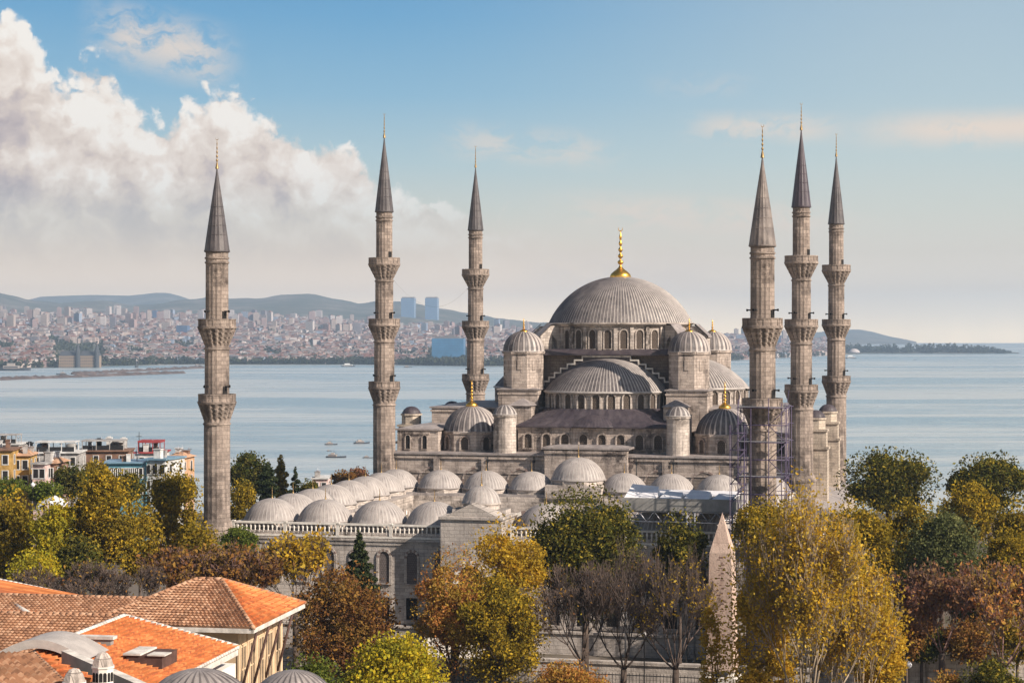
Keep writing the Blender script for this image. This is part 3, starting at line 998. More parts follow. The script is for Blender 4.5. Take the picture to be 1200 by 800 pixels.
def boat(label, x, y, wpx, hull='hull_dark', rz=0.0, cab=.5, mast=True, name='boat', high=1.0):
    X, Y = sea_pt(x, y); L = wpx * Y / FPX
    t_ = thing(name, label, 'boat', (X, Y, SEA_Z), rz, 'boats on the strait')
    Bm = L * .15; H = L * .085
    st = [(-.5, .75, .9), (-.35, .95, .8), (0, 1, .72), (.3, .8, .85), (.44, .4, 1.05), (.5, .03, 1.25)]
    mb = MB()
    for u, b_, z in st:
        for q, zz in ((-1, 0), (-1, 1), (1, 1), (1, 0)):
            mb.v.append((u * L, q * Bm * b_ * (.75 if zz == 0 else 1), -.3 if zz == 0 else H * z))
    for i in range(len(st) - 1):
        for j in range(3):
            q = i * 4 + j; mb.f.append((q, q + 4, q + 5, q + 1)); mb.m.append(0); mb.s.append(False)
    mb.add([mb.v[i] for i in range(4)], [(0, 1, 2, 3)])
    mb.build('hull', BM[hull], t_)
    mb = MB(); mb.box(-L * .38, -L * .38 + L * cab, -Bm * .62, Bm * .62, H * .6, H * (.6 + 1.25 * high), 0); mb.box(-L * .26, -L * .38 + L * cab * .72, -Bm * .5, Bm * .5, H * (.6 + 1.25 * high) + .01, H * (.6 + 2.2 * high), 0)
    mb.build('cabin', (BM['hull_white'] if cab > .6 else BM['deck']) if hull != 'hull_white' else BM['hull_white'], t_)
    mb = MB(); mb.box(-L * .36, -L * .4 + L * cab, -Bm * .64, Bm * .64, H * (.6 + .5 * high), H * (.6 + .9 * high), 0); mb.build('window', BM['glass'], t_)
    if mast:
        mb = MB(); mb.tube((-L * .1, 0, H), (-L * .12, 0, H * (2.2 + 2.4 * high)), L * .008, L * .005, 6); mb.tube((-L * .12, 0, H * 3.6), (L * .1, 0, H * 1.6), L * .005, n=5); mb.build('mast', BM['hull_dark'], t_)
    return t_


boat('dark fishing boat with white cabin, topmost of the three left of the second minaret', 388, 521, 15, rz=.2)
boat('smallest boat, between the two larger boats left of the second minaret', 386, 528.3, 6.5, rz=.5, cab=.35)
boat('dark boat with white stern, lowest of the three left of the second minaret', 394, 536, 24, rz=-.12, cab=.4)
boat('dark boat with raised bow touching the left edge of the second minaret', 424, 519.5, 19, rz=.35)
boat('dark small boat half behind the second minaret, below its neighbour', 431, 536.5, 12, rz=0)
boat('lone small dark boat left of the front minaret above the trees', 222.5, 526, 5.5, rz=.6, cab=.35)
boat('low dark boat at the left tip of the upper breakwater', 72, 438.6, 12, rz=PI + .05)
boat('dark ferry with long cabin at the right rear minaret below the white dome', 997, 420, 13, rz=.05, cab=.75, high=1.3, name='ferry')
boat('tiny dark boat alone on the sea in front of the headland', 1072, 421.5, 3.5, cab=.4)
boat('dark ferry moored on the far waterfront left of the second minaret', 408, 429.5, 16, 'hull_dark', .05, .7, name='ferry')
boat('dark small boat at the far waterfront just left of the front minaret', 232, 428.5, 8, 'hull_dark', .3, .6)
boat('dark ferry at the far waterfront right of the second minaret', 478, 430.5, 10, 'hull_dark', .05, .5, name='ferry')
boat('long grey ship berthed at the left edge of the far waterfront', 18, 434, 36, 'hull_dark', 0, .5, name='ship')
# ================================================================== PRAYER HALL
A0 = -.5
hall = thing('mosque', 'grey stone domed mosque hall with cascading lead domes and gilded finials, between the tall minarets', 'mosque', plan(A0, 0), -ANG)
ST, LD = M['stone'], M['lead_roof']


def roof_slab(mb, x0, x1, y0, y1, z, th=.35, ov=.35, rise=.5, mat=0):
    """A lead covered roof: a thin eave and a low hip above it."""
    mb.box(x0 - ov, x1 + ov, y0 - ov, y1 + ov, z + .003, z + th, mat)
    k = min(x1 - x0, y1 - y0) * .3
    vs = [(x0, y0, z + th + .002), (x1, y0, z + th + .002), (x1, y1, z + th + .002), (x0, y1, z + th + .002), (x0 + k, y0 + k, z + th + rise), (x1 - k, y0 + k, z + th + rise), (x1 - k, y1 - k, z + th + rise), (x0 + k, y1 - k, z + th + rise)]
    mb.add(vs, [(0, 1, 5, 4), (1, 2, 6, 5), (2, 3, 7, 6), (3, 0, 4, 7), (4, 5, 6, 7)], mat)


# tier 1: outer walls
mb = MB()
mb.box(-34.2, 34.2, 0, 62, 1.5, 24.35)
mb.box(-7.0, 7.0, -1.3, -.002, 1.5, 25.6)
for x0, x1 in ((-34.2, -7.25), (7.25, 34.2)):                # string courses and buttress strips
    mb.box(x0, x1, -.28, -.003, 23.7, 24.1)
    mb.box(x0, x1, -.16, -.003, 21.2, 21.5)
mb.box(-7.0, 7.0, -1.55, -1.303, 24.9, 25.35)
for x in (-26.0, -17.6, 13.2, 26.0): mb.box(x - .5, x + .5, -.42, -.004, 18, 23.69)
lower = mb.build('lower_wall', ST, hall)
mb = MB()
roof_slab(mb, -34.2, 34.2, 0, 62, 24.35, .3, .45, .25)
roof_slab(mb, -7.0, 7.0, -1.3, 4.2, 25.6, .32, .4, .3)
mb.build('lower_roof', M['lead_roof'], hall)
# blind relieving arches between the portico domes
aw = window_mesh('blind_arch', 4.4, 3.4, .32, .12, True, [M['stone'], M['stone_dark'], M['voussoir_dark']], False)
for k, a in enumerate((-26.9, -19.2, -11.4, 11.9, 19.6, 27.3)):
    link('blind_arch', aw, hall, (a, -.01, 18.6))
# rainwater pipes
for x in (-17.0, -9.0, 8.4, 14.6):
    mb = MB(); mb.tube((x, -.45, 24.2), (x, -.45, 18), .09, n=6); mb.box(x - .2, x + .2, -.62, -.3, 23.2, 23.65); mb.build('drain_pipe', M['black'], hall)

# tier 2: galleries at both sides, the wall under the front half dome
gal_w = []
for sgn in (-1, 1):
    mb = MB()
    x0, x1 = sorted((sgn * 26.6, sgn * 33.9))
    mb.box(x0, x1, 3, 58, 24.4, 28.25)
    mb.box(x0 + 1.5, x1 - 1.5, 2.75, 2.997, 27.6, 27.95)
    g = mb.build('gallery_wall', ST, hall)
    mb = MB(); roof_slab(mb, x0, x1, 3, 58, 28.25, .28, .3, .5); mb.build('gallery_roof', M['lead_roof'], hall)
    wm = window_mesh('window', .8, 2.3, .14, .18, False, [ST, M['void'], ST])
    link('window', wm, g, (sgn * 29.0, 2.96, 25.1))
    link('window', wm, g, (sgn * 32.0, 2.96, 25.1))
mb = MB(); mb.box(-31, 31, 14.6, 47.6, 24.5, 31.6); mb.box(-31.2, 31.2, 14.4, 47.8, 31.0, 31.35); tier = mb.build('upper_wall', ST, hall)
mb = MB(); roof_slab(mb, -31, 31, 14.6, 47.6, 31.6, .3, .35, .5); mb.build('upper_roof', M['lead_roof'], hall)
mb = MB(); mb.box(-13.0, 13.0, 5, 17, 24.5, 29.0); mb.box(-13.2, 13.2, 4.8, 4.997, 28.45, 28.85); exw = mb.build('front_wall', ST, hall)
wfront = window_mesh('window', 1.35, 2.4, .26, .3, False, [ST, M['window'], ST])
for k in range(8): link('window', wfront, exw, (-11.2 + 3.2 * k, 4.96, 25.4))

# lead apron, its shade put into the dark colour, below the half dome drum
mb = MB(); n = 48
outer = []
for i in range(n + 1):
    u = i / n * (26.8 + 23.2) - 11.6
    if u < 0: p = (-13.4, 4.4 - u)
    elif u <= 26.8: p = (-13.4 + u, 4.4)
    else: p = (13.4, 4.4 + (u - 26.8))
    th = R(-88 + 176 * i / n)
    outer.append((p, (11.25 * math.sin(th), 18.5 - 11.25 * math.cos(th))))
for z_, k in ((28.86, 0), (29.12, 0), (30.2, .42), (31.2, .75), (31.95, 1.0)):
    for i, (p, q) in enumerate(outer):
        seam = .07 if i % 2 else 0
        mb.v.append((p[0] + (q[0] - p[0]) * k, p[1] + (q[1] - p[1]) * k, z_ + seam))
for j in range(4):
    for i in range(n):
        q = j * (n + 1) + i
        mb.f.append((q, q + 1, q + n + 2, q + n + 1)); mb.m.append(0); mb.s.append(False)
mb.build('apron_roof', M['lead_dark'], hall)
for x, y, r, h, z in ((0, 8.6, 5.4, 2.2, 29.15), (-8.8, 10.4, 4.4, 2.2, 29.2), (8.8, 10.4, 4.4, 2.2, 29.2)):
    mb = MB(); ribbed_dome(mb, r, h, z, 30, .09, x, y, R(-100), R(100), 8, .1); mb.build('exedra_dome', [M['lead_dark'], M['lead_dark']], hall)

# the core square that carries the great dome
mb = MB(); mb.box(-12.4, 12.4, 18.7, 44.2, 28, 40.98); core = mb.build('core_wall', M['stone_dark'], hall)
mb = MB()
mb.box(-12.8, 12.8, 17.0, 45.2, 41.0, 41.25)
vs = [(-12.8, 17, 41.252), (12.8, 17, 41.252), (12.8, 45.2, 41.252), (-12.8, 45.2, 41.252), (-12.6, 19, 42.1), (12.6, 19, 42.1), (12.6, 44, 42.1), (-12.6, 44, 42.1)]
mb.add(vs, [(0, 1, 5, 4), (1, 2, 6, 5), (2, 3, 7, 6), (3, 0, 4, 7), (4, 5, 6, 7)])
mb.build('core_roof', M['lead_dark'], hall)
# stepped gable behind the front half dome
sx = [2.7, 4.3, 5.7, 7.0, 8.2, 9.3, 10.3, 11.3]; sz = [40.9, 40.25, 39.55, 38.8, 38.0, 37.2, 36.5, 35.9]
prof = [(-11.6, 33), (-11.6, sz[-1])]
for i in range(len(sx) - 1, -1, -1):
    prof.append((-sx[i], sz[i] if i == len(sx) - 1 else sz[i + 1])) if i < len(sx) - 1 else prof.append((-sx[i], sz[i]))
    prof.append((-sx[i], sz[i - 1] if i > 0 else sz[0]))
prof = [(-11.6, 33)]
zs = sz[::-1]; xsr = sx[::-1]
cur = zs[0]; prof.append((-11.6, cur))
for i, xx in enumerate(xsr[1:], 1):
    prof.append((-xsr[i - 1], cur)) if i > 1 else None
    cur = zs[i]
    prof.append((-xsr[i - 1] if i > 1 else -xsr[0], cur))
prof = [(-11.6, 33), (-11.6, zs[0]), (-xsr[0], zs[0])]
for i in range(1, len(xsr)):
    prof += [(-xsr[i - 1], zs[i]), (-xsr[i], zs[i])]
full = [p for i, p in enumerate(prof) if i == 0 or p != prof[i - 1]]
full = full + [(-x, z) for x, z in reversed(full)]
mb = MB(); mb.extrude_y(full, 17.6, 18.69); gable = mb.build('stepped_gable', M['lead_dark'], hall)
mb = MB()
for (xa, za), (xb, zb_) in zip(full[1:-1], full[2:-1]):
    if abs(za - zb_) < .001: mb.box(min(xa, xb) - .1, max(xa, xb) + .1, 17.35, 17.597, za - .2, za + .06)
    else: mb.box(xa - .12, xa + .12, 17.36, 17.598, min(za, zb_) + .06, max(za, zb_) - .2)
mb.build('coping', M['coping'], gable)

# half domes (front, left, right) on windowed drums
wdr = window_mesh('window', 1.25, 2.55, .24, .26, False, [M['stone_light'], M['window'], M['stone_light']])


def half_dome(cx, cy, face, Rb, h, z0, zd, nw):
    """face: direction the half dome bulges towards, as an angle from -y towards +x"""
    mb = MB(); a0, a1 = face - R(97), face + R(97)
    mb.lathe([(Rb - .2, zd), (Rb - .2, z0 - .55), (Rb + .15, z0 - .5), (Rb + .15, z0 - .25), (Rb + .3, z0 - .2)], 48, cx, cy, 0, False, a0, a1)
    d = mb.build('half_dome_drum', M['stone_light'], hall)
    for k in range(nw):
        an = face + R(-84 + 168 * k / (nw - 1))
        rr = Rb - .19
        link('window', wdr, d, (cx + rr * math.sin(an), cy - rr * math.cos(an), zd + .35), an)
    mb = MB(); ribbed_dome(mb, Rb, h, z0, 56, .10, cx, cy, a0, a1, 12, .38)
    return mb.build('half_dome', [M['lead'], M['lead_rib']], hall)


half_dome(0, 18.6, 0, 10.9, 5.6, 34.95, 31.6, 13)
half_dome(-12.3, 31.4, -PI / 2, 10.9, 5.4, 35.3, 31.9, 13)
half_dome(12.3, 31.4, PI / 2, 10.9, 5.4, 35.3, 31.9, 13)

# great dome
mb = MB()
mb.lathe([(12.55, 41.6), (12.55, 46.05), (12.95, 46.15), (12.95, 46.45), (13.5, 46.5), (13.5, 46.78)], 84, 0, 31.4, 0, False)
for k in range(28):
    an = R(360 / 28 * (k + .5))
    T = Matrix.Translation((12.5 * math.sin(an), 31.4 - 12.5 * math.cos(an), 0)) @ Matrix.Rotation(an, 4, 'Z')
    mb.box(-.32, .32, -.42, .1, 41.6, 46.04, 0, T)
drum = mb.build('dome_drum', M['stone_light'], hall)
wd = window_mesh('window', 1.25, 3.3, .2, .2, False, [M['stone_light'], M['window'], M['stone_light']])
for k in range(28):
    an = R(360 / 28 * k)
    if -.35 < math.cos(an): link('window', wd, drum, (12.53 * math.sin(an), 31.4 - 12.53 * math.cos(an), 42.2), an)
for an in (-52, -82, 52, 82, 118, -118):     # flying buttresses round the drum
    an = R(an)
    T = Matrix.Translation((0, 31.4, 0)) @ Matrix.Rotation(an, 4, 'Z')
    mb = MB()
    P = [(-12.3, 41.7), (-13.2, 41.7), (-13.4, 43.6), (-14.3, 44.6), (-14.5, 41.7), (-16.6, 41.7), (-16.6, 44.4), (-14.6, 46.2), (-12.3, 46.3)]
    vs = [(-1.0, y, z) for y, z in P] + [(1.0, y, z) for y, z in P]; n_ = len(P)
    mb.add(vs, [tuple(range(n_ - 1, -1, -1)), tuple(range(n_, 2 * n_))] + [(i, (i + 1) % n_, n_ + (i + 1) % n_, n_ + i) for i in range(n_)], 0, False, T)
    b_ = mb.build('flying_buttress', M['stone_light'], hall)
    mb = MB(); mb.add([(-1.2, -16.9, 44.42), (1.2, -16.9, 44.42), (1.2, -14.55, 46.55), (-1.2, -14.55, 46.55), (-1.2, -16.9, 44.15), (1.2, -16.9, 44.15), (1.2, -12.9, 46.75), (-1.2, -12.9, 46.75)],
                      [(0, 1, 2, 3), (4, 5, 1, 0), (2, 6, 7, 3)], 0, False, T); mb.build('cap', M['lead_roof'], b_)
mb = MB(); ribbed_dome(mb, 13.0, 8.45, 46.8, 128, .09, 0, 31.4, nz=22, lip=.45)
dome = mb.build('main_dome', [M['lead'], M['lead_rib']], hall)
mb = finial_mb(9.4, 1.9, 0, True, 24)
mb.build('finial', M['gold'], dome, (0, 31.4, 54.9))

# weight towers
fin_small = finial_mb(2.5, .8, 0, True, 10).mesh('finial', [M['gold']])


def octa(mb, r, z0, z1, cx=0, cy=0, mat=0, n=8):
    pts = [(cx + r * math.sin(R(22.5) + 2 * PI * i / n), cy - r * math.cos(R(22.5) + 2 * PI * i / n)) for i in range(n)]
    mb.prism(pts, z0, z1, mat)


mb = MB(); octa(mb, 3.6, 34.5, 41.3); octa(mb, 3.85, 41.302, 41.75)
for k in range(3):
    T = Matrix.Rotation(R(-45 + 45 * k), 4, 'Z'); mb.box(-.35, .35, -3.42, -3.3, 38.5, 40.2, 0, T)
tw = mb.build('weight_tower', ST, hall, (-14.6, 16.2, 0))
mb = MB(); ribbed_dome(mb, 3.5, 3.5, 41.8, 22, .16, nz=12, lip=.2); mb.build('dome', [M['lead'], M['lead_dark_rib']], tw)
link('finial', fin_small, tw, (0, 0, 45.1))
for p in ((14.8, 16.2), (14.8, 46.8), (-14.6, 46.8)): copy_tree(tw, hall, (p[0], p[1], 0))
for sgn in (-1, 1):
    for y0, y1 in ((12.8, 19.6), (43.4, 50.2)):
        mb = MB(); x0, x1 = sorted((sgn * 11.3, sgn * 18.4)); mb.box(x0, x1, y0, y1, 28, 35.0); mb.box(x0 - .15, x1 + .15, y0 - .15, y1 + .15, 34.2, 34.5); p = mb.build('tower_pier', ST, hall)
        mb = MB(); roof_slab(mb, x0, x1, y0, y1, 35.0, .22, .25, .4); mb.build('cap', M['lead_roof'], p)
# pyramid roofed stair blocks
for sgn in (-1, 1):
    mb = MB(); x0, x1 = sorted((sgn * 11.5, sgn * 15.4)); mb.box(x0, x1, 8.4, 12.6, 24.6, 32.4); p = mb.build('stair_block', ST, hall)
    mb = MB(); xm = (x0 + x1) / 2; mb.add([(x0 - .3, 8.1, 32.41), (x1 + .3, 8.1, 32.41), (x1 + .3, 12.9, 32.41), (x0 - .3, 12.9, 32.41), (xm, 10.5, 33.7)], [(0, 1, 4), (1, 2, 4), (2, 3, 4), (3, 0, 4), (3, 2, 1, 0)]); mb.build('cap', M['lead_roof'], p)
# round turrets on the front roof
for sgn, cx in ((-1, -14.7), (1, 14.9)):
    mb = MB(); mb.lathe([(1.95, 24.6), (1.9, 30.7), (2.1, 30.8), (2.1, 31.2), (1.9, 31.25)], 20, cx, 2.4, 0, False)
    w0 = sorted((cx - .75 * sgn, cx + 1.5 * sgn))
    mb.add([(w0[0], 2.4, 24.5), (w0[1], 2.4, 24.5), (w0[1], 8, 24.5), (w0[0], 8, 24.5), (w0[0], 2.4, 29.6), (w0[1], 2.4, 29.6), (w0[1], 8.2, 31.2), (w0[0], 8.2, 31.2)], [(0, 1, 5, 4), (1, 2, 6, 5), (2, 3, 7, 6), (3, 0, 4, 7), (4, 5, 6, 7)])
    t_ = mb.build('turret', M['stone_light'], hall)
    mb = MB(); ribbed_dome(mb, 1.98, 1.55, 31.25, 12, .10, cx, 2.4, nz=7, lip=.16); mb.build('dome', [M['lead'], M['lead_pale_rib']], t_)
# corner domes
wcd = window_mesh('window', 1.3, 2.2, .3, .26, True, [ST, M['window'], M['voussoir_dark']])
fin_mid = finial_mb(4.7, 1.05, 0, True, 12).mesh('finial', [M['gold']])
mb = MB(); octa(mb, 5.1, 24.5, 27.7); octa(mb, 5.3, 27.702, 28.1)
cdm = mb.build('corner_dome', ST, hall, (-22.0, 8.2, 0))
for k in range(8):
    an = R(45 * k)
    if k in (0, 1, 2, 6, 7): link('window', wcd, cdm, (4.70 * math.sin(an), -4.70 * math.cos(an), 24.95), an)
mb = MB(); ribbed_dome(mb, 4.75, 4.25, 28.12, 30, .15, nz=12, lip=.22); mb.build('dome', [M['lead'], M['lead_dark_rib']], cdm)
link('finial', fin_mid, cdm, (0, 0, 32.25))
for p in ((22.0, 8.2), (22.0, 54.0), (-22.0, 54.0)): copy_tree(cdm, hall, (p[0], p[1], 0))
# side buttress piers topped by little domes
mb = MB()
mb.box(-2.1, 2.1, -1.9, 1.9, 1.5, 25.2); mb.box(-2.35, 2.35, -2.15, 2.15, 25.2, 25.6); mb.box(-1.9, 1.9, -1.7, 1.7, 25.602, 28.2); mb.box(-2.15, 2.15, -1.95, 1.95, 28.202, 28.6)
octa(mb, 1.75, 28.602, 30.2); octa(mb, 1.95, 30.202, 30.5)
pr = mb.build('side_pier', M['stone_pier'], hall, (36.4, 17.5, 0))
mb = MB(); ribbed_dome(mb, 1.65, 1.3, 30.5, 10, .08, nz=6, lip=.1); mb.build('dome', [M['lead_dark'], M['lead_dark']], pr)
for p in ((36.4, 45.5), (-35.6, 17.5), (-35.6, 45.5)): copy_tree(pr, hall, (p[0], p[1], 0))
# lower side wing roofs beside the right wall
mb = MB(); mb.box(34.3, 40.5, 4, 60, 1.5, 15.5); mb.build('side_gallery_wall', M['stone_pier'], hall)
mb = MB(); mb.add([(34.22, 3.6, 17.6), (40.9, 3.6, 15.52), (40.9, 60.4, 15.52), (34.22, 60.4, 17.6), (40.9, 3.6, 15.2), (40.9, 60.4, 15.2), (34.22, 3.6, 15.2)], [(0, 1, 2, 3), (1, 4, 5, 2), (0, 6, 4, 1)]); mb.build('side_gallery_roof', M['lead_pale'], hall)

# ================================================================== COURTYARD
C0 = -.58
PA, PB = 7.713, 8.45
BF, BB = -66.67, -7.5
court = thing('courtyard_arcade', 'pale stone courtyard ringed by rows of small lead domes, with balustrade, below the mosque hall', 'courtyard', plan(C0, 0), -ANG)
SCo = M['stone_court']
mb = MB()
mb.box(-34.9, 34.9, -70.8, -70.0, 1.0, 17.6)
mb.box(-34.9, -34.1, -69.998, -3.2, 1.0, 17.6); mb.box(34.1, 34.9, -69.998, -3.2, 1.0, 17.6)
mb.box(-35.1, -4.6, -71.05, -70.803, 17.2, 17.5); mb.box(4.2, 35.1, -71.05, -70.803, 17.2, 17.5)
mb.box(-35.1, -4.6, -70.95, -70.803, 16.7, 16.95); mb.box(4.2, 35.1, -70.95, -70.803, 16.7, 16.95)
mb.box(-35.1, -4.6, -71.6, -70.804, 1.0, 5.9); mb.box(4.2, 35.1, -71.6, -70.804, 1.0, 5.9)
mb.box(-35.2, -4.6, -71.85, -70.805, 5.902, 6.2); mb.box(4.2, 35.2, -71.85, -70.805, 5.902, 6.2)
fwall = mb.build('outer_wall', SCo, court)
wup = window_mesh('window', 1.45, 4.2, .34, .2, True, [M['stone_court'], M['window_grey'], M['voussoir_dark']])
wm = MB(); wm.add([(-.8, -.03, 0), (.8, -.03, 0), (.8, -.03, 2.9), (-.8, -.03, 2.9)], [(0, 1, 2, 3)], 1)
wm.box(-1.1, -.8, -.2, 0, -.1, 3.2, 0); wm.box(.8, 1.1, -.2, 0, -.1, 3.2, 0); wm.box(-.798, .798, -.2, 0, 2.9, 3.2, 0); wm.box(-1.25, 1.25, -.35, 0, -.45, -.103, 0)
wlo = wm.mesh('lower_window', [SCo, M['void']])
for k in range(-9, 9):
    x = (k + .5) * 3.857
    if abs(x) < 5.2: continue
    link('window', wup, fwall, (x, -70.78, 11.7))
    link('window', wlo, fwall, (x, -70.78, 6.9))
# eave slabs, portico roofs
mb = MB()
for x0, x1, y0, y1 in ((-35.0, 35.0, -70.9, -62.4), (-35.0, 35.0, -11.6, -3.2), (-35.0, -26.6, -62.398, -11.602), (26.6, 35.0, -62.398, -11.602)):
    mb.box(x0, x1, y0, y1, 17.602, 18.35)
mb.build('roof_slab', M['stone_light'], court)
mb = MB()
for x0, x1, y0, y1 in ((-34.6, 34.6, -70.0, -62.7), (-34.6, 34.6, -11.4, -3.4), (-34.6, -26.9, -62.698, -11.402), (26.9, 34.6, -62.698, -11.402)):
    mb.box(x0, x1, y0, y1, 18.352, 18.75)
mb.build('portico_roof', M['lead_pale'], court)
# domes
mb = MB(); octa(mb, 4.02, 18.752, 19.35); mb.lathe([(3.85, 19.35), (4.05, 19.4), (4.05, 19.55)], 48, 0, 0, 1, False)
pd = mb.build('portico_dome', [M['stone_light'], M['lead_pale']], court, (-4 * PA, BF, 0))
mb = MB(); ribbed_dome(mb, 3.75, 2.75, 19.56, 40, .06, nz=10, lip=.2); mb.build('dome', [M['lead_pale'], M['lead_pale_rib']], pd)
spike = finial_mb(1.7, .34, 0, False, 8).mesh('finial', [M['gold_old']])
link('finial', spike, pd, (0, 0, 22.25))
spots = []
for k in range(9):
    if k != 4: spots += [(k, 0), (k, 7)]
for j in range(1, 7): spots += [(0, j), (8, j)]
for k, j in spots:
    if (k, j) == (0, 0): continue
    copy_tree(pd, court, ((k - 4) * PA, BF + PB * j, 0))
# taller dome before the hall door
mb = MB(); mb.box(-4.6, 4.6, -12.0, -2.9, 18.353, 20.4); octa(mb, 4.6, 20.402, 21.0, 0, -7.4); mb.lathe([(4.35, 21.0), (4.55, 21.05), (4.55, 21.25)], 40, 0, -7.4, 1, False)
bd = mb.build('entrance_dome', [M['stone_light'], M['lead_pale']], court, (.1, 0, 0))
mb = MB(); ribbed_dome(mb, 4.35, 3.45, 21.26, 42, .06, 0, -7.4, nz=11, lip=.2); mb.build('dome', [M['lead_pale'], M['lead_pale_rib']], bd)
link('finial', finial_mb(2.2, .45, 0, False, 8).mesh('finial', [M['gold_old']]), bd, (0, -7.4, 24.65))
# balustrade of the outer wall, with its gap at the portal
mb = MB()
for x0, x1 in ((-35.0, -4.4), (3.9, 35.0)):
    mb.box(x0, x1, -70.98, -70.55, 17.606, 17.86); mb.box(x0, x1, -71.0, -70.5, 19.25, 19.5)
    n_ = int((x1 - x0) / .62)
    for i in range(n_ + 1):
        x = x0 + .12 + (x1 - x0 - .24) * i / n_
        wv = .30 if i % 12 == 0 else .13
        if i % 12 == 0: mb.box(x - .22, x + .22, -71.0, -70.52, 17.862, 19.6)
        else: mb.lathe([(.10, 17.862), (.17, 18.2), (.08, 18.55), (.17, 18.9), (.10, 19.248)], 6, x, -70.77, 0, True)
mb.build('balustrade', M['marble'], court)
mb = MB()
for sx_ in (-1, 1):
    for y0 in (-70.4,):
        mb.box(sx_ * 34.8 - .2, sx_ * 34.8 + .2, -70.4, -3.4, 19.1, 19.35)
        for i in range(64): mb.box(sx_ * 34.8 - .1, sx_ * 34.8 + .1, -69.9 + i * 1.05, -69.7 + i * 1.05, 18.352, 19.098)
mb.build('side_balustrade', M['marble'], court)


# arcades towards the court
def arcade(n, pitch, z0, z1, wd, ht, thick=.7):
    """open arches in a wall along x (centred), facing -y"""
    mb = MB(); L = n * pitch
    for k in range(n):
        cx = -L / 2 + (k + .5) * pitch
        ap = arch_pts(wd, ht, 12, cx, z0, .2)
        top = [(cx - pitch / 2 + pitch * i / (len(ap) - 1), z1) for i in range(len(ap))]
        # left pier, right pier and the wall above the arch
        for y, sgn in ((0, 1), (thick, -1)):
            mb.add([(cx - pitch / 2, y, z0), (ap[0][0], y, z0), (ap[1][0], y, ap[1][1]), (cx - pitch / 2, y, ap[1][1])], [(0, 1, 2, 3)[::sgn]], 0)
            mb.add([(ap[-1][0], y, z0), (cx + pitch / 2, y, z0), (cx + pitch / 2, y, ap[-2][1]), (ap[-2][0], y, ap[-2][1])], [(0, 1, 2, 3)[::sgn]], 0)
            inner = ap[1:-1]
            m_ = len(inner)
            tp = [(cx - pitch / 2, inner[0][1])] + [(cx - pitch / 2 + pitch * i / (m_ - 1), z1) for i in range(m_)] + [(cx + pitch / 2, inner[-1][1])]
            for i in range(m_ - 1):
                mt = 2 if i % 2 else 1
                a_, b_ = inner[i], inner[i + 1]
                kx = 1.16
                zc_ = inner[0][1]
                a2 = (cx + (a_[0] - cx) * kx, zc_ + (a_[1] - zc_) * kx + .1); b2 = (cx + (b_[0] - cx) * kx, zc_ + (b_[1] - zc_) * kx + .1)
                mb.add([(a_[0], y - .02 * sgn, a_[1]), (b_[0], y - .02 * sgn, b_[1]), (b2[0], y - .02 * sgn, b2[1]), (a2[0], y - .02 * sgn, a2[1])], [(0, 1, 2, 3)[::sgn]], mt)
                mb.add([(a2[0], y, a2[1]), (b2[0], y, b2[1]), (tp[i + 2][0], y, z1), (tp[i + 1][0], y, z1)], [(0, 1, 2, 3)[::sgn]], 0)
            a2 = (cx + (inner[0][0] - cx) * 1.16, inner[0][1] + .1)
            mb.add([(cx - pitch / 2, y, inner[0][1]), (a2[0], y, inner[0][1]), (a2[0], y, a2[1]), (cx - pitch / 2, y, z1)], [(0, 1, 2, 3)[::sgn]], 0)
            mb.add([(-(a2[0] - cx) + cx, y, inner[0][1]), (cx + pitch / 2, y, inner[0][1]), (cx + pitch / 2, y, z1), (-(a2[0] - cx) + cx, y, a2[1])], [(0, 1, 2, 3)[::sgn]], 0)
        for i in range(len(ap) - 1):
            mb.add([(ap[i][0], 0, ap[i][1]), (ap[i][0], thick, ap[i][1]), (ap[i + 1][0], thick, ap[i + 1][1]), (ap[i + 1][0], 0, ap[i + 1][1])], [(0, 1, 2, 3)], 1)
    return mb


arc_m = [M['stone_light'], M['marble'], M['voussoir_dark']]
arcade(7, PA, 5.0, 17.6, 5.6, 10.6).build('arcade', arc_m, court, (0, -11.7, 0))
arcade(6, PB, 5.0, 17.6, 6.0, 10.6).build('arcade', arc_m, court, (-26.7, (BF + BB) / 2, 0), PI / 2)
arcade(6, PB, 5.0, 17.6, 6.0, 10.6).build('arcade', arc_m, court, (26.7, (BF + BB) / 2, 0), -PI / 2)
arcade(7, PA, 5.0, 17.6, 5.6, 10.6).build('arcade', arc_m, court, (0, -62.3, 0), PI)
mb = MB(); mb.box(-34.05, 34.05, -69.95, -3.1, 1.2, 5.0); mb.build('paving', M['marble'], court)
# portal
mb = MB()
mb.box(-4.35, 3.85, -73.6, -66.2, 1.0, 20.6); mb.box(-4.6, 4.1, -73.85, -66.0, 20.602, 20.95)
mb.extrude_y([(-4.0, 20.952), (3.5, 20.952), (-.25, 22.7)], -73.5, -69.5)
mb.box(-3.9, 3.4, -69.4, -66.3, 20.953, 21.6)
portal = mb.build('portal', SCo, court, (-.6, 0, 0))
mb = MB(); mb.lathe([(2.45, 21.602), (2.45, 22.2), (2.65, 22.25), (2.65, 22.5)], 24, -.25, -68.0, 0, False); mb.build('drum', M['stone_light'], portal)
mb = MB(); ribbed_dome(mb, 2.5, 2.15, 22.5, 20, .07, -.25, -68.0, nz=8, lip=.15); mb.build('dome', [M['lead_pale'], M['lead_pale_rib']], portal)
link('finial', finial_mb(2.0, .4, 0, False, 8).mesh('finial', [M['gold_old']]), portal, (-.25, -68.0, 24.6))
link('door', window_mesh('door', 3.4, 9.5, .6, .35, True, [M['marble'], M['void'], M['voussoir_dark']], False), portal, (-.25, -73.58, 5.2))
mb = MB()
for i in range(14): mb.box(-6.5, 6.0, -74.2 - .42 * (14 - i), -73.61, 1.5 + .26 * i, 1.76 + .26 * i - .004, 0)
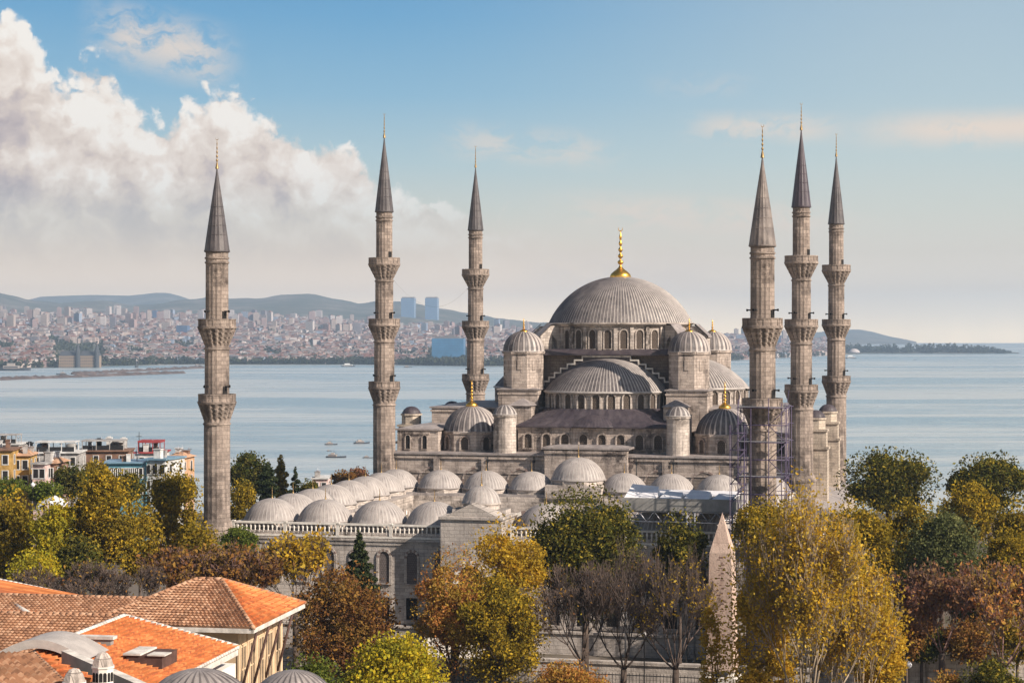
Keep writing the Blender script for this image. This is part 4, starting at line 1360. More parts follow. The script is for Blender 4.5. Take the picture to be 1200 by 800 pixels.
mb.build('steps', M['marble'], portal)

# ================================================================== MINARETS
def balcony_mb(r, rs, z, mat_t=1):
    """a gallery: parapet with panels over three rings of stalactite corbels; z = top of the parapet"""
    mb = MB(); n = 64
    mb.lathe([(r - .16, z - 1.05), (r - .16, z), (r + .04, z), (r + .04, z - .16), (r - .04, z - .18), (r - .04, z - .95), (r + .10, z - 1.0), (r + .10, z - 1.28), (rs, z - 1.28)], 32, 0, 0, 0, False)
    for k in range(16):
        T = Matrix.Rotation(2 * PI * (k + .5) / 16, 4, 'Z'); mb.box(-.09, .09, -r - .03, -r + .08, z - .96, z - .17, 0, T)
    for j in range(4):
        z1 = z - 1.28 - j * .58; ra = rs + (r + .02 - rs) * (1 - j / 4.0); rb = rs + (r + .02 - rs) * (1 - (j + 1) / 4.0)

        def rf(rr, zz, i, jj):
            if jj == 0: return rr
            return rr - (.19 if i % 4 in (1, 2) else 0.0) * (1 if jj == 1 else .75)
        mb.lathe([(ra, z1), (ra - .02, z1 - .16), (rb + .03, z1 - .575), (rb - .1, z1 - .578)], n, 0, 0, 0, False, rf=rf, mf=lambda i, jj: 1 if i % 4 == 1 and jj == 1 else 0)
    return mb


def minaret(label, loc, zs, radii, balc, base_z, spire_m, plinth, fin_top):
    """zs: spire tip, spire foot, then parapet tops; radii: shaft radius above the first gallery and below each one"""
    t_ = thing('minaret', label, 'minaret', loc, R(9), 'minarets of the mosque')
    tip, cone = zs[0], zs[1]; bs = zs[2:]
    mb = MB()
    seg = [(cone, radii[0])]
    tops = [cone] + list(bs)
    for i, z0 in enumerate(tops):
        z1 = tops[i + 1] if i + 1 < len(tops) else base_z
        r = radii[i]

        def rf(rr, z, k, j): return rr - (.06 if k % 2 else 0)
        mb.lathe([(r, z0 - (2.2 if i else 0)), (r * 1.015, z1)], 32, 0, 0, 0, False, rf=rf)
        # bands of stone
        for zb in ([z0 - .9, z0 - 1.5] if i == 0 else [z0 - 4.0]):
            mb.lathe([(r, zb - .14), (r + .13, zb - .1), (r + .13, zb + .1), (r, zb + .14)], 32, 0, 0, 0, False)
        if i + 1 < len(tops): mb.lathe([(r + .02, z1 - .1), (r + .16, z1 - .3), (r + .16, z1 - 1.0)], 24, 0, 0, 0, False)
    if plinth:
        pr_, pz = plinth
        mb.lathe([(radii[-1] + .02, pz + 1.3), (pr_, pz + .3), (pr_ + .12, pz + .2), (pr_ + .12, pz - .15), (pr_, pz - .2), (pr_, 0.5)], 16, 0, 0, 0, False)
    mb.build('shaft', M['stone_min'], t_)
    for i, z in enumerate(bs):
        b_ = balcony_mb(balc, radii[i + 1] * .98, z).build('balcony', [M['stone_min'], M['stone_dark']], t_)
        for k in range(4):
            an = R(45 + 90 * k - 9 + 8)
            rr = radii[i] + .25
            lb = MB(); T = Matrix.Rotation(an, 4, 'Z')
            lb.lathe([(.06, 0), (.09, .25), (.18, .5)], 8); o = MB()
            o.add([(p[0], -p[2] - rr, p[1] + z + 1.0) for p in lb.v], lb.f, 0, True, T); o.box(-.12, .12, -rr - .05, -rr + .3, z + .9, z + 1.1, 0, T)
            if i < len(bs) and (i > 0 or len(bs) == 2): o.build('loudspeaker', M['black'], b_)
        mb = MB(); T = Matrix.Rotation(R(40), 4, 'Z'); mb.box(-.35, .35, -radii[i] - .06, -radii[i] + .3, z - .95, z + 1.0, 0, T); mb.build('door', M['void'], b_)
    mb = MB(); r = radii[0]; h = tip - cone
    P = [(r + .05, cone - .15), (r + .24, cone - .05), (r + .24, cone + .12)] + [(max(.05, (r + .16) * (1 - u) ** .97), cone + .12 + (h - .12) * u) for u in [i / 9 for i in range(10)]]

    def rf2(rr, z, k, j): return rr + (.05 * min(1, rr) if k % 2 and j > 2 else 0)
    mb.lathe(P, 32, 0, 0, 0, False, rf=rf2)
    for i in (2, 3, 4, 5): 
        u = i / 9 - .03; rr = (r + .16) * (1 - u) ** .97
        mb.lathe([(rr + .015, cone + h * u - .06), (rr + .075, cone + h * u), (rr - .02, cone + h * u + .08)], 32, 0, 0, 0, False)
    sp = mb.build('spire', spire_m, t_)
    finial_mb(fin_top - tip + .3, .52, 0, False, 10).build('finial', M['gold_old'], sp, (0, 0, tip - .3))
    return t_


ZT = [EYE + v for v in (33.58, 20.65, 12.80, 2.40, -8.31)]
ZF = [EYE + v for v in (22.21, 10.86, 1.84, -8.18)]
HALLR = [1.38, 1.53, 1.72, 1.90]
FRR = [1.5, 1.62, 1.74]


def mpos(x, a, b):               # stays on the plan's row, at the column seen
    p = plan(a, b); return Vector(((x - 600) * p.y / FPX, p.y, 0))


minaret('tall three balcony minaret at the hall corner left of the great dome, second from left', mpos(450.3, -36, 0), ZT, HALLR, 2.66, 14, M['lead_spire'], (2.3, 19.5), EYE + 37.6)
minaret('slimmer looking three balcony minaret between the twin towers and the hall, third from left', mpos(557.3, -36, 62), ZT, HALLR, 2.72, 14, M['lead_spire'], None, EYE + 37.8)
minaret('tallest looking three balcony minaret with smooth dark spire, between its two neighbours on the right', mpos(939, 36, 0), [EYE + 33.2, EYE + 20.4, EYE + 12.5, EYE + 2.2, EYE - 8.4], HALLR, 2.68, 14, lead('lead_spire_smooth', (.058, .044, .058), (.08, .063, .074), .45), (2.35, 21.0), EYE + 37.4)
minaret('three balcony minaret at the outer right, partly hidden by trees at its foot', mpos(980, 36, 62), [EYE + 34.3, EYE + 21.0, EYE + 13.1, EYE + 2.6, EYE - 8.3], HALLR, 2.72, 14, M['lead_spire'], None, EYE + 38.6)
minaret('two balcony minaret at the left front corner of the courtyard, free against the sea', mpos(254.3, -36, -75), ZF, FRR, 2.5, 14, M['lead_spire'], (2.05, 18.9), EYE + 26.1)
lead_old = lead('lead_spire_weathered', (.12, .10, .095), (.22, .185, .168), .6)
minaret('two balcony minaret with weathered grey spire, wrapped in scaffolding at its foot', mpos(893.5, 36, -75), ZF, FRR, 2.5, 14, lead_old, (2.05, 18.9), EYE + 26.1)

# cable strung between two minarets
mb = MB(); p, q = mpos(450.3, -36, 0), mpos(557.3, -36, 62); prev = None
for i in range(25):
    u = i / 24; c_ = p.lerp(q, u); c_.z = EYE + 11.2 - 8.5 * 4 * u * (1 - u) * .75
    if prev is not None: mb.tube(prev, c_, .012, n=4)
    prev = c_.copy()
tag(mb.build('light_cable', M['black']), 'thin sagging cable strung between the two minarets left of the great dome', 'cable')

# ------------------------------------------------------------------ scaffolding round the right front minaret
sp = mpos(893.5, 36, -75)
scf = thing('scaffolding', 'purple painted steel scaffolding tower wrapped round the right front minaret', 'scaffolding', (sp.x, sp.y, 0), -ANG)
zb, zt = 17.5, 36.2
cor = [(-2.7, -3.2), (-1.1, -3.2), (1.1, -3.2), (3.3, -3.2), (3.3, 3.2), (1.1, 3.2), (-1.1, 3.2), (-2.7, 3.2), (-2.7, 0), (3.3, 0), (2.6, -2.4), (2.6, 2.4)]
for i, (x, y) in enumerate(cor):
    mb = MB(); mb.tube((x, y, zb), (x, y, zt + random.Random(i).uniform(-.8, .8)), .058, n=6); mb.build('upright', M['scaff'], scf)
for k in range(9):
    z = zb + 1 + k * 2.15
    mb = MB()
    for y in (-3.2, 3.2, -2.4): mb.tube((-2.9, y, z), (3.6, y, z), .045, n=5)
    for x in (-2.7, 3.3): mb.tube((x, -3.5, z + .1), (x, 3.5, z + .1), .045, n=5)
    for x in (-2.7, 3.3): mb.tube((x, -3.2, z), (x, 0, z + 2.1), .035, n=5)
    mb.build('ledger', M['scaff'], scf)
    if k % 2 == 0:
        mb = MB()
        for y0, y1 in ((-3.15, -2.45), (2.45, 3.15)):
            mb = MB(); mb.box(-2.6, 3.2, y0, y1, z + .1, z + .16); mb.build('deck', M['scaff_grey'], scf)
for y in (-3.26,):
    mb = MB()
    for k in range(8): mb.tube((1.1 if k % 2 else 3.3, y, zb + 1 + k * 2.15), (3.3 if k % 2 else 1.1, y, zb + 3.15 + k * 2.15), .05, n=5)
    mb.build('brace', M['scaff'], scf)
# free standing scaffold stage beside it
stg = thing('scaffold_stair', 'narrow purple scaffold stair tower left of the wrapped minaret shaft', 'scaffolding', Vector((at(865, 500, 243).x, 243, 0)), -ANG)
for x in (-.9, .9):
    for y in (-.9, .9):
        mb = MB(); mb.tube((x, y, 1.5), (x, y, 33.6), .05, n=6); mb.build('upright', M['scaff'], stg)
for k in range(15):
    z = 3.2 + k * 2.1; mb = MB()
    for y in (-.9, .9): mb.tube((-.95, y, z), (.95, y, z), .04, n=5); mb.tube((-.9, y, z), (.9, y, z + 2.0), .035, n=5)
    for x in (-.9, .9): mb.tube((x, -.95, z), (x, .95, z), .04, n=5)
    mb.build('ledger', M['scaff'], stg)

# temporary roof over the corner of the courtyard
cn = thing('works_canopy', 'flat grey temporary works roof on trusses over the courtyard corner, behind the obelisk', 'canopy', plan(25.5, -68.5), -ANG)
mb = MB(); mb.box(-6.9, 7.5, -5.2, 3.8, 22.3, 23.9); mb.build('fascia', M['canopy_grey'], cn)
mb = MB()
for x0, x1, y0, y1, h in ((-6.7, -2.6, -4.8, -1, 1.5), (-2.2, .6, -5.0, -1.5, .7), (1.0, 4.2, -5.0, -1.2, .9), (4.6, 7.3, -4.9, -1, .5), (-6.5, 7.3, .2, 3.6, .5)):
    mb.add([(x0, y0, 23.903), (x1, y0, 23.903), (x1, y1, 23.903), (x0, y1, 23.903), (x0 + .5, y1 - .3, 23.9 + h), (x1 - .2, y1 - .2, 23.9 + h * .8)], [(0, 1, 5, 4), (1, 2, 5), (2, 3, 4, 5), (3, 0, 4)])
mb.build('tarpaulin', M['tarp'], cn)
for y in (-5.0, -1.0, 3.4):
    mb = MB(); mb.tube((-6.8, y, 22.2), (7.4, y, 22.2), .10, n=5); mb.tube((-6.8, y, 20.9), (7.4, y, 20.9), .10, n=5)
    for k in range(14): mb.tube((-6.8 + k, y, 20.9 if k % 2 else 22.2), (-5.8 + k, y, 22.2 if k % 2 else 20.9), .06, n=5)
    mb.build('truss', M['scaff_grey'], cn)
for x in (-6.5, 1.4, 2.4, 7.2):
    mb = MB(); mb.tube((x, -5.0, 1.5), (x, -5.0, 22.2), .13, n=6)
    mb.build('leg', M['scaff_grey'], cn)
mb = MB()
for k in range(12): mb.tube((1.4, -5.0, 2 + 1.6 * k), (2.4, -5.0, 2.0 + 1.6 * k), .06, n=5); mb.tube((1.4, -5.0, 2 + 1.6 * k), (2.4, -5.0, 3.6 + 1.6 * k), .05, n=5)
mb.build('lattice', M['scaff_grey'], cn)
# white tented lean-to right of the minarets
tn = thing('white_tent', 'white peaked tent roof on thin posts at the right corner, below the two right minarets', 'tent', plan(43.5, -22), -ANG)
mb = MB(); mb.add([(-4, -6, 14.6), (4, -6, 14.6), (4, 6, 14.6), (-4, 6, 14.6), (0, -2.5, 18.2), (0, 2.5, 18.2)], [(0, 1, 4), (1, 2, 5, 4), (2, 3, 5), (3, 0, 4, 5)]); mb.build('roof', M['tarp'], tn)
for x in (-3.8, 3.8):
    for y in (-5.8, 5.8): mb = MB(); mb.tube((x, y, 1.8), (x, y, 14.6), .12, n=6); mb.build('leg', M['scaff_grey'], tn)

# ------------------------------------------------------------------ obelisk
OBY = 213.0
op = at(846.5, 600, OBY)
ob = thing('obelisk', 'pink granite obelisk with pointed tip and carved signs, in front of the courtyard', 'obelisk', (op.x, op.y, ground_z(op.x, op.y)), R(-17))
g0 = ground_z(op.x, op.y); zt = op.z - g0
mb = MB()
hw0, hw1, hz = 1.50, 1.18, zt - 4.3
L4 = lambda h_, z: [(-h_, -h_, z), (h_, -h_, z), (h_, h_, z), (-h_, h_, z)]
mb.add(L4(hw0, 6.2) + L4(hw1, hz) + [(0, 0, zt)], [(0, 1, 5, 4), (1, 2, 6, 5), (2, 3, 7, 6), (3, 0, 4, 7), (4, 5, 8), (5, 6, 8), (6, 7, 8), (7, 4, 8)])
sh = mb.build('shaft', M['pink_granite'], ob)
# sunken signs in a column on each face
rg = random.Random(5)
mb = MB()
for face in range(4):
    Tf = Matrix.Rotation(face * PI / 2, 4, 'Z')
    for i in range(26):
        z = 7.2 + i * .55
        if z > hz - .5: break
        hw = hw0 + (hw1 - hw0) * (z - 6.2) / (hz - 6.2)
        for q in range(2):
            x = rg.uniform(-.45, .25); ww = rg.uniform(.15, .42); hh = rg.uniform(.07, .28)
            mb.box(x, x + ww, -hw - .012, -hw + .02, z + q * .2, z + q * .2 + hh * .6, 0, Tf)
mb.build('carved_sign', plain('carved_granite', (.20, .12, .095), .9), sh)
mb = MB(); mb.box(-2.3, 2.3, -2.3, 2.3, -.5, 2.6); mb.box(-1.9, 1.9, -1.9, 1.9, 2.602, 5.6); 
for x in (-1, 1):
    for y in (-1, 1): mb.box(x * 1.2 - .25, x * 1.2 + .25, y * 1.2 - .25, y * 1.2 + .25, 5.602, 6.198)
mb.build('pedestal', M['marble'], ob)
# ================================================================== PRECINCT WALL, STEPS, LAMPS
mb = MB()
for x0, x1 in ((-46, -9), (6, 44)):
    mb.box(x0, x1, -91.5, -90.9, 1.0, 5.6); mb.box(x0 - .1, x1 + .1, -91.7, -90.7, 5.602, 5.95)
pw = mb.build('precinct_wall', SCo, None, plan(0, 0), -ANG)
tag(pw, 'low grey precinct wall with coping running behind the bare trees, before the courtyard', 'wall')
fc = thing('railing', 'dark iron railing on the kerb in front of the precinct wall', 'railing', plan(0, 0), -ANG)
mb = MB(); mb.box(-46, 46, -97.2, -96.8, .8, 3.6); mb.build('kerb', SCo, fc)
mb = MB(); mb.box(-46, 46, -97.04, -96.98, 5.3, 5.4); mb.box(-46, 46, -97.04, -96.98, 3.9, 4.0)
for i in range(230): mb.box(-46 + i * .4, -45.95 + i * .4, -97.03, -96.99, 3.602, 5.6)
mb.build('bar_panel', M['black'], fc)


def lamp(label, x, y, Y, h=5.0):
    p = at(x, y, Y); g = ground_z(p.x, p.y)
    t_ = thing('street_lamp', label, 'street lamp', (p.x, p.y, g), 0, 'street lamps')
    h = max(h, p.z - g)
    mb = MB(); mb.lathe([(.16, 0), (.13, .6), (.07, .8), (.055, h - .7), (.12, h - .68), (.12, h - .6)], 8); mb.build('post', M['black'], t_)
    mb = MB(); mb.lathe([(.1, h - .59), (.3, h - .4), (.34, h - .1), (.12, h + .08), (.02, h + .2)], 10); mb.build('lamp_shade', M['tarp'], t_)


lamp('street lamp with white globe beside the reddish trees, in front of the grey wall', 1065, 776, 205)
lamp('street lamp with white globe left of the big orange tree trunk', 543, 741, 225)
lamp('street lamp with pale globe between the bare trees', 755, 741, 222)
lamp('pale street lamp above the green hedge among the far left trees', 38.5, 566, 300, 9)

# retaining wall and small lawn in the right corner
mb = MB(); mb.box(-13, 13, -.3, .3, 0, 4.2); mb.box(-13.1, 13.1, -.45, .45, 4.202, 4.5)
p = at(1075, 760, 232)
tag(mb.build('garden_wall', M['stone_light'], None, (p.x, p.y, 2.5), R(-4)), 'pale garden wall behind the reddish trees at the right', 'wall')
pts = []
for k in range(160): pts.append((p.x - 3.5 + 7 * random.Random(k).random(), p.y + 1.2 + 1.5 * random.Random(k + 900).random(), 7.3 + .6 * random.Random(k + 99).random()))
h_ = thing('flower_hedge', 'bright yellow green hedge on top of the pale garden wall', 'hedge', (0, 0, 0))
rs_ = np.random.RandomState(2)
P_ = np.repeat(np.array(pts), 9, 0) + rs_.normal(size=(len(pts) * 9, 3)) * .3
link('foliage', leaf_mesh('foliage', P_, .25, 4, LM['yellow'], .6), h_)

# ================================================================== PALACE WITH TILED ROOFS, LOWER LEFT
def tilemat(name, c1, c2, c3):
    m, t = new_mat(name)
    g = t.n('ShaderNodeNewGeometry')
    co = t.n('ShaderNodeTexCoord').outputs['Object']
    a = t.noise(co, .5, 6, .65); b = t.noise(co, 3.2, 4, .7)
    rc = t.ramp(g.outputs['Random Per Island'], [(0, c1), (.55, c2), (.82, c3)], 'CONSTANT')
    col = t.mix(t.math('MULTIPLY', t.smooth(a, .46, .66), .55), rc, tuple(x * .48 for x in c1))
    col = t.mix(t.math('MULTIPLY', t.smooth(b, .5, .7), .4), col, tuple(min(1, x * 1.25) for x in c3))
    finish(t, col, .85)
    return m


TILE_LIT = tilemat('roof_tile_lit', (.54, .175, .055), (.66, .26, .09), (.40, .12, .045))  # slopes towards the sun, its light put into this brighter orange
TILE_SHADE_DULL = tilemat('roof_tile_shade_dull', (.36, .19, .11), (.48, .29, .185), (.24, .125, .075))  # same tiles with shade put into the brown; also the dull house roofs
PLASTER = plain('plaster', (.60, .44, .285), .9, 0, .18, .8)
PLASTER_W = plain('plaster_white', (.74, .70, .64), .9, 0, .14, .8)
WOOD = plain('dark_timber', (.10, .055, .045), .8, 0, .3, 2)


def tiled(mb, e0, e1, r0, r1, pitch=.36, colw=.30, under=True):
    """a roof plane of curved tiles: e0,e1 the eave, r0,r1 the ridge (left to right seen from outside)"""
    e0, e1, r0, r1 = map(Vector, (e0, e1, r0, r1))
    nrm = (e1 - e0).cross(r0 - e0)
    if nrm.length < 1e-6: nrm = (e1 - e0).cross(r1 - e0)
    nrm.normalize()
    if nrm.z < 0: nrm = -nrm
    ux = (e1 - e0).normalized()
    slope = max(((r0 + r1) / 2 - (e0 + e1) / 2).length, .1)
    # signed distance up the slope
    up = nrm.cross(ux); up = up if up.z > 0 else -up
    hgt = max((r0 - e0).dot(up), .1)
    rows = max(1, int(hgt / pitch))
    for j in range(rows):
        t0, t1 = j / rows, (j + 1.12) / rows
        a = e0 + (r0 - e0) * t0; b = e1 + (r1 - e1) * t0
        c = e1 + (r1 - e1) * min(1, t1); d = e0 + (r0 - e0) * min(1, t1)
        L = (b - a).length; n = max(1, int(L / colw))
        for i in range(n):
            u0, u1 = i / n, (i + 1) / n
            p0, p1 = a + (b - a) * u0, a + (b - a) * u1
            q0, q1 = d + (c - d) * u0, d + (c - d) * u1
            pm, qm = (p0 + p1) / 2, (q0 + q1) / 2
            lo, hi_ = .13, .012
            mb.add([p0 + nrm * lo, pm + nrm * (lo + .11), p1 + nrm * lo, q1 + nrm * hi_, qm + nrm * (hi_ + .07), q0 + nrm * hi_, p0 + nrm * -.02, p1 + nrm * -.02],
                   [(0, 1, 4, 5), (1, 2, 3, 4), (0, 6, 7, 2, 1)], 0)
    if under: mb.add([e0 - nrm * .03, e1 - nrm * .03, r1 - nrm * .03, r0 - nrm * .03], [(0, 1, 2, 3)], 0)


def ridge(mb, p, q, r=.17, n=None, mat=0):
    p, q = Vector(p), Vector(q); L = (q - p).length; n = n or max(1, int(L / .45))
    for i in range(n):
        a = p + (q - p) * (i / n); b = p + (q - p) * ((i + .93) / n)
        mb.tube(a + Vector((0, 0, .05)), b + Vector((0, 0, .05)), r, r * .9, 7, mat)


E1 = Vector((.172, .985, 0)); E2 = Vector((-.985, .172, 0)); UP = Vector((0, 0, 1))
pal = thing('palace_building', 'plaster palace building with orange and brown tiled roofs at the lower left corner', 'building', (0, 0, 0))
near = Vector((-17.65, 134, 24.8)); Lr = 12.8
far = near + E1 * Lr
zp = 27.25
hip = near + E1 * Lr * .5 + E2 * 4.4; hip.z = zp
hip2 = near + E1 * Lr * .5 + E2 * 6.2; hip2.z = zp
bl = near + E2 * 20; bf = far + E2 * 20
# pavilion roof
mb = MB(); tiled(mb, near, far, hip, hip); pr_ = mb.build('roof', TILE_LIT, pal); pr_['label'] = 'bright orange tiled roof slope facing the sun'
mb = MB(); tiled(mb, near + E2 * 12.0, near, hip2, hip); o_ = mb.build('roof', TILE_SHADE_DULL, pal)
mb = MB(); tiled(mb, far, far + E2 * 12.0, hip, hip2); mb.build('roof', TILE_SHADE_DULL, pal)
mb = MB(); tiled(mb, far + E2 * 12.0, near + E2 * 12.0, hip2, hip2); mb.build('roof', TILE_SHADE_DULL, pal)
mb = MB(); ridge(mb, hip, hip2); ridge(mb, hip2, near + E2 * 12.0); ridge(mb, near, hip); ridge(mb, far, hip)
mb.build('ridge_tile', TILE_SHADE_DULL, pr_)
# eave boards, gutter
mb = MB()
for p, q in ((near, far), (near, near + E2 * 14)):
    d = (q - p).normalized(); nn = Vector((d.y, -d.x, 0)) if (p, q) == (near, far) else Vector((-d.y, d.x, 0)) * 1
    a, b = p.copy(), q.copy()
    vs = [a + UP * -.32, b + UP * -.32, b + UP * .02, a + UP * .02]
    vs += [v_ - E2 * -.18 if (p is near and q is far) else v_ + E1 * .18 for v_ in vs]
    mb.add(vs, [(0, 1, 2, 3), (7, 6, 5, 4), (0, 4, 5, 1), (3, 2, 6, 7), (0, 3, 7, 4), (1, 5, 6, 2)])
mb.build('eave_board', M['coping'], pal)
# walls under the hipped roof
wn = near + E2 * 1.5 + E1 * 1.2; wf = far + E2 * 1.5 - E1 * 1.2
mb = MB()
a, b, c_, d = wn, wf, wf + E2 * 14, wn + E2 * 14
ptsw = [(v_.x, v_.y) for v_ in (a, b, c_, d)]
mb.prism(ptsw, 1.0, 24.75); wall = mb.build('wall', PLASTER, pal)
mb = MB()
ptsb = [(v_.x, v_.y) for v_ in (wn - E2 * .9 - E1 * .4, wf - E2 * .9 + E1 * .4, wf + E2 * .05 + E1 * .4, wn + E2 * .05 - E1 * .4)]
mb.prism(ptsb, 18.3, 18.7); mb.build('ledge', PLASTER_W, wall)
Lw = (wf - wn).length
for i in range(5):
    p = wn + E1 * (Lw * (i + .5) / 5)
    mb = MB()
    T = Matrix.Translation(p) @ Matrix(((E1.x, -E2.x, 0, 0), (E1.y, -E2.y, 0, 0), (0, 0, 1, 0), (0, 0, 0, 1)))
    mb.box(-.55, .55, -.02, .03, -5.3, -1.6, 0, T); w_ = mb.build('window', M['window'], wall)
    mb = MB()
    for x0, x1, z0, z1 in ((-.72, -.55, -5.4, -1.45), (.55, .72, -5.4, -1.45), (-.55, .55, -1.6, -1.45), (-.55, .55, -5.45, -5.3), (-.05, .05, -5.3, -1.6), (-.55, .55, -3.2, -3.1)):
        mb.box(x0, x1, -.02, .12, z0 + .001, z1 - .001, 0, T)
    mb.build('frame', PLASTER, w_)
for i in range(6):
    p = wn + E1 * (Lw * i / 5 * .98 + .1)
    mb = MB(); T = Matrix.Translation(p) @ Matrix(((E1.x, -E2.x, 0, 0), (E1.y, -E2.y, 0, 0), (0, 0, 1, 0), (0, 0, 0, 1)))
    mb.box(-.16, .16, -.01, .10, -6.0, -.1, 0, T); mb.build('wall_post', PLASTER, wall)
for i in range(4):                                        # timber struts carrying the eaves
    p = wn + E1 * (Lw * (i + .1) / 3.6)
    mb = MB(); mb.tube(p + UP * -4.6 - E2 * .15, p - E2 * 1.35 + UP * -.15, .10, n=5); mb.build('strut', WOOD, pal)
for i in range(3):
    p = wn + E2 * (2.0 + 3.2 * i)
    mb = MB(); T = Matrix.Translation(p) @ Matrix(((E2.x, E1.x, 0, 0), (E2.y, E1.y, 0, 0), (0, 0, 1, 0), (0, 0, 0, 1)))
    mb.box(-.55, .55, -.06, .02, -5.0, -1.6, 0, T); mb.build('window', M['window'], wall)
# long wing behind, towards the left
zw = 25.75
w0 = near + E1 * 6.4 + E2 * 9; w0.z = zw
w1 = w0 + E2 * 34; w1.z = zw
we0 = near + E1 * 1.2 + E2 * 9; we0.z = 24.55
mb = MB(); tiled(mb, we0 + E2 * 34, we0, w1, w0); mb.build('roof', TILE_SHADE_DULL, pal)
mb = MB(); tiled(mb, w0 + E1 * 6 + UP * -1.6, w1 + E1 * 6 + UP * -1.6, w0, w1, 1.2, 1.2); mb.build('roof', TILE_SHADE_DULL, pal)
mb = MB(); ridge(mb, w0, w1); mb.build('ridge_tile', TILE_SHADE_DULL, pal)
mb = MB(); mb.prism([(v_.x, v_.y) for v_ in (we0 + E1 * .6, w0 + E1 * 5.2, w1 + E1 * 5.2, we0 + E1 * .6 + E2 * 34)], 1, 24.4); mb.build('wall', PLASTER, pal)
# orange cross roof at the far left, behind the wing
x0 = at(-30, 676, 150); x1 = at(92, 699, 148)
e0 = at(-60, 722, 139); e1 = at(38, 722, 139)
lf0 = at(38, 708, 142)
mb = MB(); tiled(mb, e1, x1, at(-95, 722, 140), at(-60, 668, 152)); o_ = mb.build('roof', TILE_LIT, pal); o_['label'] = 'orange cross roof behind the brown wing at the far left'
mb = MB(); ridge(mb, at(14, 708, 142.5), at(40, 723, 138.8), .22, 1); mb.build('verge_coping', M['coping'], o_)
mb = MB(); ridge(mb, at(-60, 668, 152), at(92, 699.5, 148)); mb.build('ridge_tile', M['coping'], o_)
# front block with its ridge running towards the viewer
zr = 26.55
r_far = Vector((-25.2, 127.5, zr)); r_near = r_far - E1 * 30
ev_far = Vector((-17.6, 126.2, 24.75)); ev_near = ev_far - E1 * 16.5
mb = MB(); tiled(mb, ev_near, ev_far, r_far - E1 * 17.5, r_far); fr = mb.build('roof', TILE_LIT, pal); fr['label'] = 'orange tiled roof slope with a skylight, nearest the viewer'
mb = MB(); ridge(mb, r_far, ev_far, .2); ridge(mb, r_far, r_far - E1 * 8, .2); ridge(mb, ev_far, ev_near, .13); mb.build('verge_coping', M['coping'], fr)
# skylight
p = ev_far - E1 * 9.5 + E2 * 2.4 + UP * .75
mb = MB(); T = Matrix.Translation(p) @ Matrix(((E1.x, -E2.x, 0, 0), (E1.y, -E2.y, 0, 0), (0, 0, 1, 0), (0, 0, 0, 1)))
mb.box(-1.3, 1.3, -1.0, 1.2, -.6, .45, 0, T); sk = mb.build('dormer', WOOD, fr)
mb = MB(); mb.box(-1.4, 1.4, -1.2, -.1, .452, .55, 0, T); mb.box(-1.4, -.2, .3, 1.4, .452, .52, 0, T); mb.build('lid', M['coping'], sk)
# wing of the front block to the left: brown slope facing the viewer
l0 = r_far + E1 * .2; l1 = l0 + E2 * 34
f0 = r_far - E1 * 8.0 + UP * -2.6 + E2 * 0; f1 = f0 + E2 * 34
mb = MB(); tiled(mb, f1, f0 + E2 * .2, l1, l0 + E2 * .1); mb.build('roof', TILE_SHADE_DULL, pal)
mb = MB(); tiled(mb, l0 + E1 * 5 + UP * -1.6, l1 + E1 * 5 + UP * -1.6, l0, l1, 1.2, 1.2); mb.build('roof', TILE_SHADE_DULL, pal)
mb = MB(); ridge(mb, l0, l1, .15); mb.build('ridge_tile', TILE_SHADE_DULL, pal)
# step in the roof: grey parapet with white coping
s0 = r_far - E1 * 8.2 + UP * -.2
mb = MB(); mb.prism([(v_.x, v_.y) for v_ in (s0, s0 - E2 * 2.5, s0 - E2 * 2.5 - E1 * .5, s0 - E1 * .5)], 22, s0.z + .15); mb.prism([(v_.x, v_.y) for v_ in (s0, s0 + E2 * .45, s0 + E2 * .45 - E1 * 6, s0 - E1 * 6)], 22, s0.z + .15)
pp = mb.build('parapet', M['canopy_grey'], pal)
mb = MB(); mb.prism([(v_.x, v_.y) for v_ in (s0 + E1 * .1 + E2 * .1, s0 - E2 * 2.7 + E1 * .1, s0 - E2 * 2.7 - E1 * .6, s0 - E1 * .6 + E2 * .1)], s0.z + .152, s0.z + .32); mb.build('coping', M['coping'], pp)
# walls of the front block
mb = MB(); e_ = ev_far + E2 * .5; n_ = ev_near + E2 * .5
mb.prism([(v_.x, v_.y) for v_ in (n_, e_ + E1 * 1.0, e_ + E1 * 1.0 + E2 * 40, n_ + E2 * 40)], 1, 23.6); bw = mb.build('wall', PLASTER_W, pal)
for i in range(5):
    p = ev_far + E2 * .5 - E1 * (1.5 + i * 3.0)
    mb = MB(); T = Matrix.Translation(p + UP * -2.4) @ Matrix(((E1.x, -E2.x, 0, 0), (E1.y, -E2.y, 0, 0), (0, 0, 1, 0), (0, 0, 0, 1)))
    mb.box(-.45, .45, -.03, .04, -1.4, .6, 0, T); w_ = mb.build('window', M['void'], bw)
    mb = MB()
    for xx0, xx1, z0, z1 in ((-.6, -.45, -1.5, .75), (.45, .6, -1.5, .75), (-.449, .449, .6, .75), (-.449, .449, -1.5, -1.4)): mb.box(xx0, xx1, -.03, .1, z0, z1, 0, T)
    mb.build('frame', PLASTER_W, w_)
mb = MB(); a, b = ev_far + UP * -.45, ev_near + UP * -.45
mb.add([a, b, b + UP * .42, a + UP * .42, a + E2 * .5, b + E2 * .5], [(0, 1, 2, 3), (0, 4, 5, 1)]); mb.build('eave_board', M['coping'], pal)
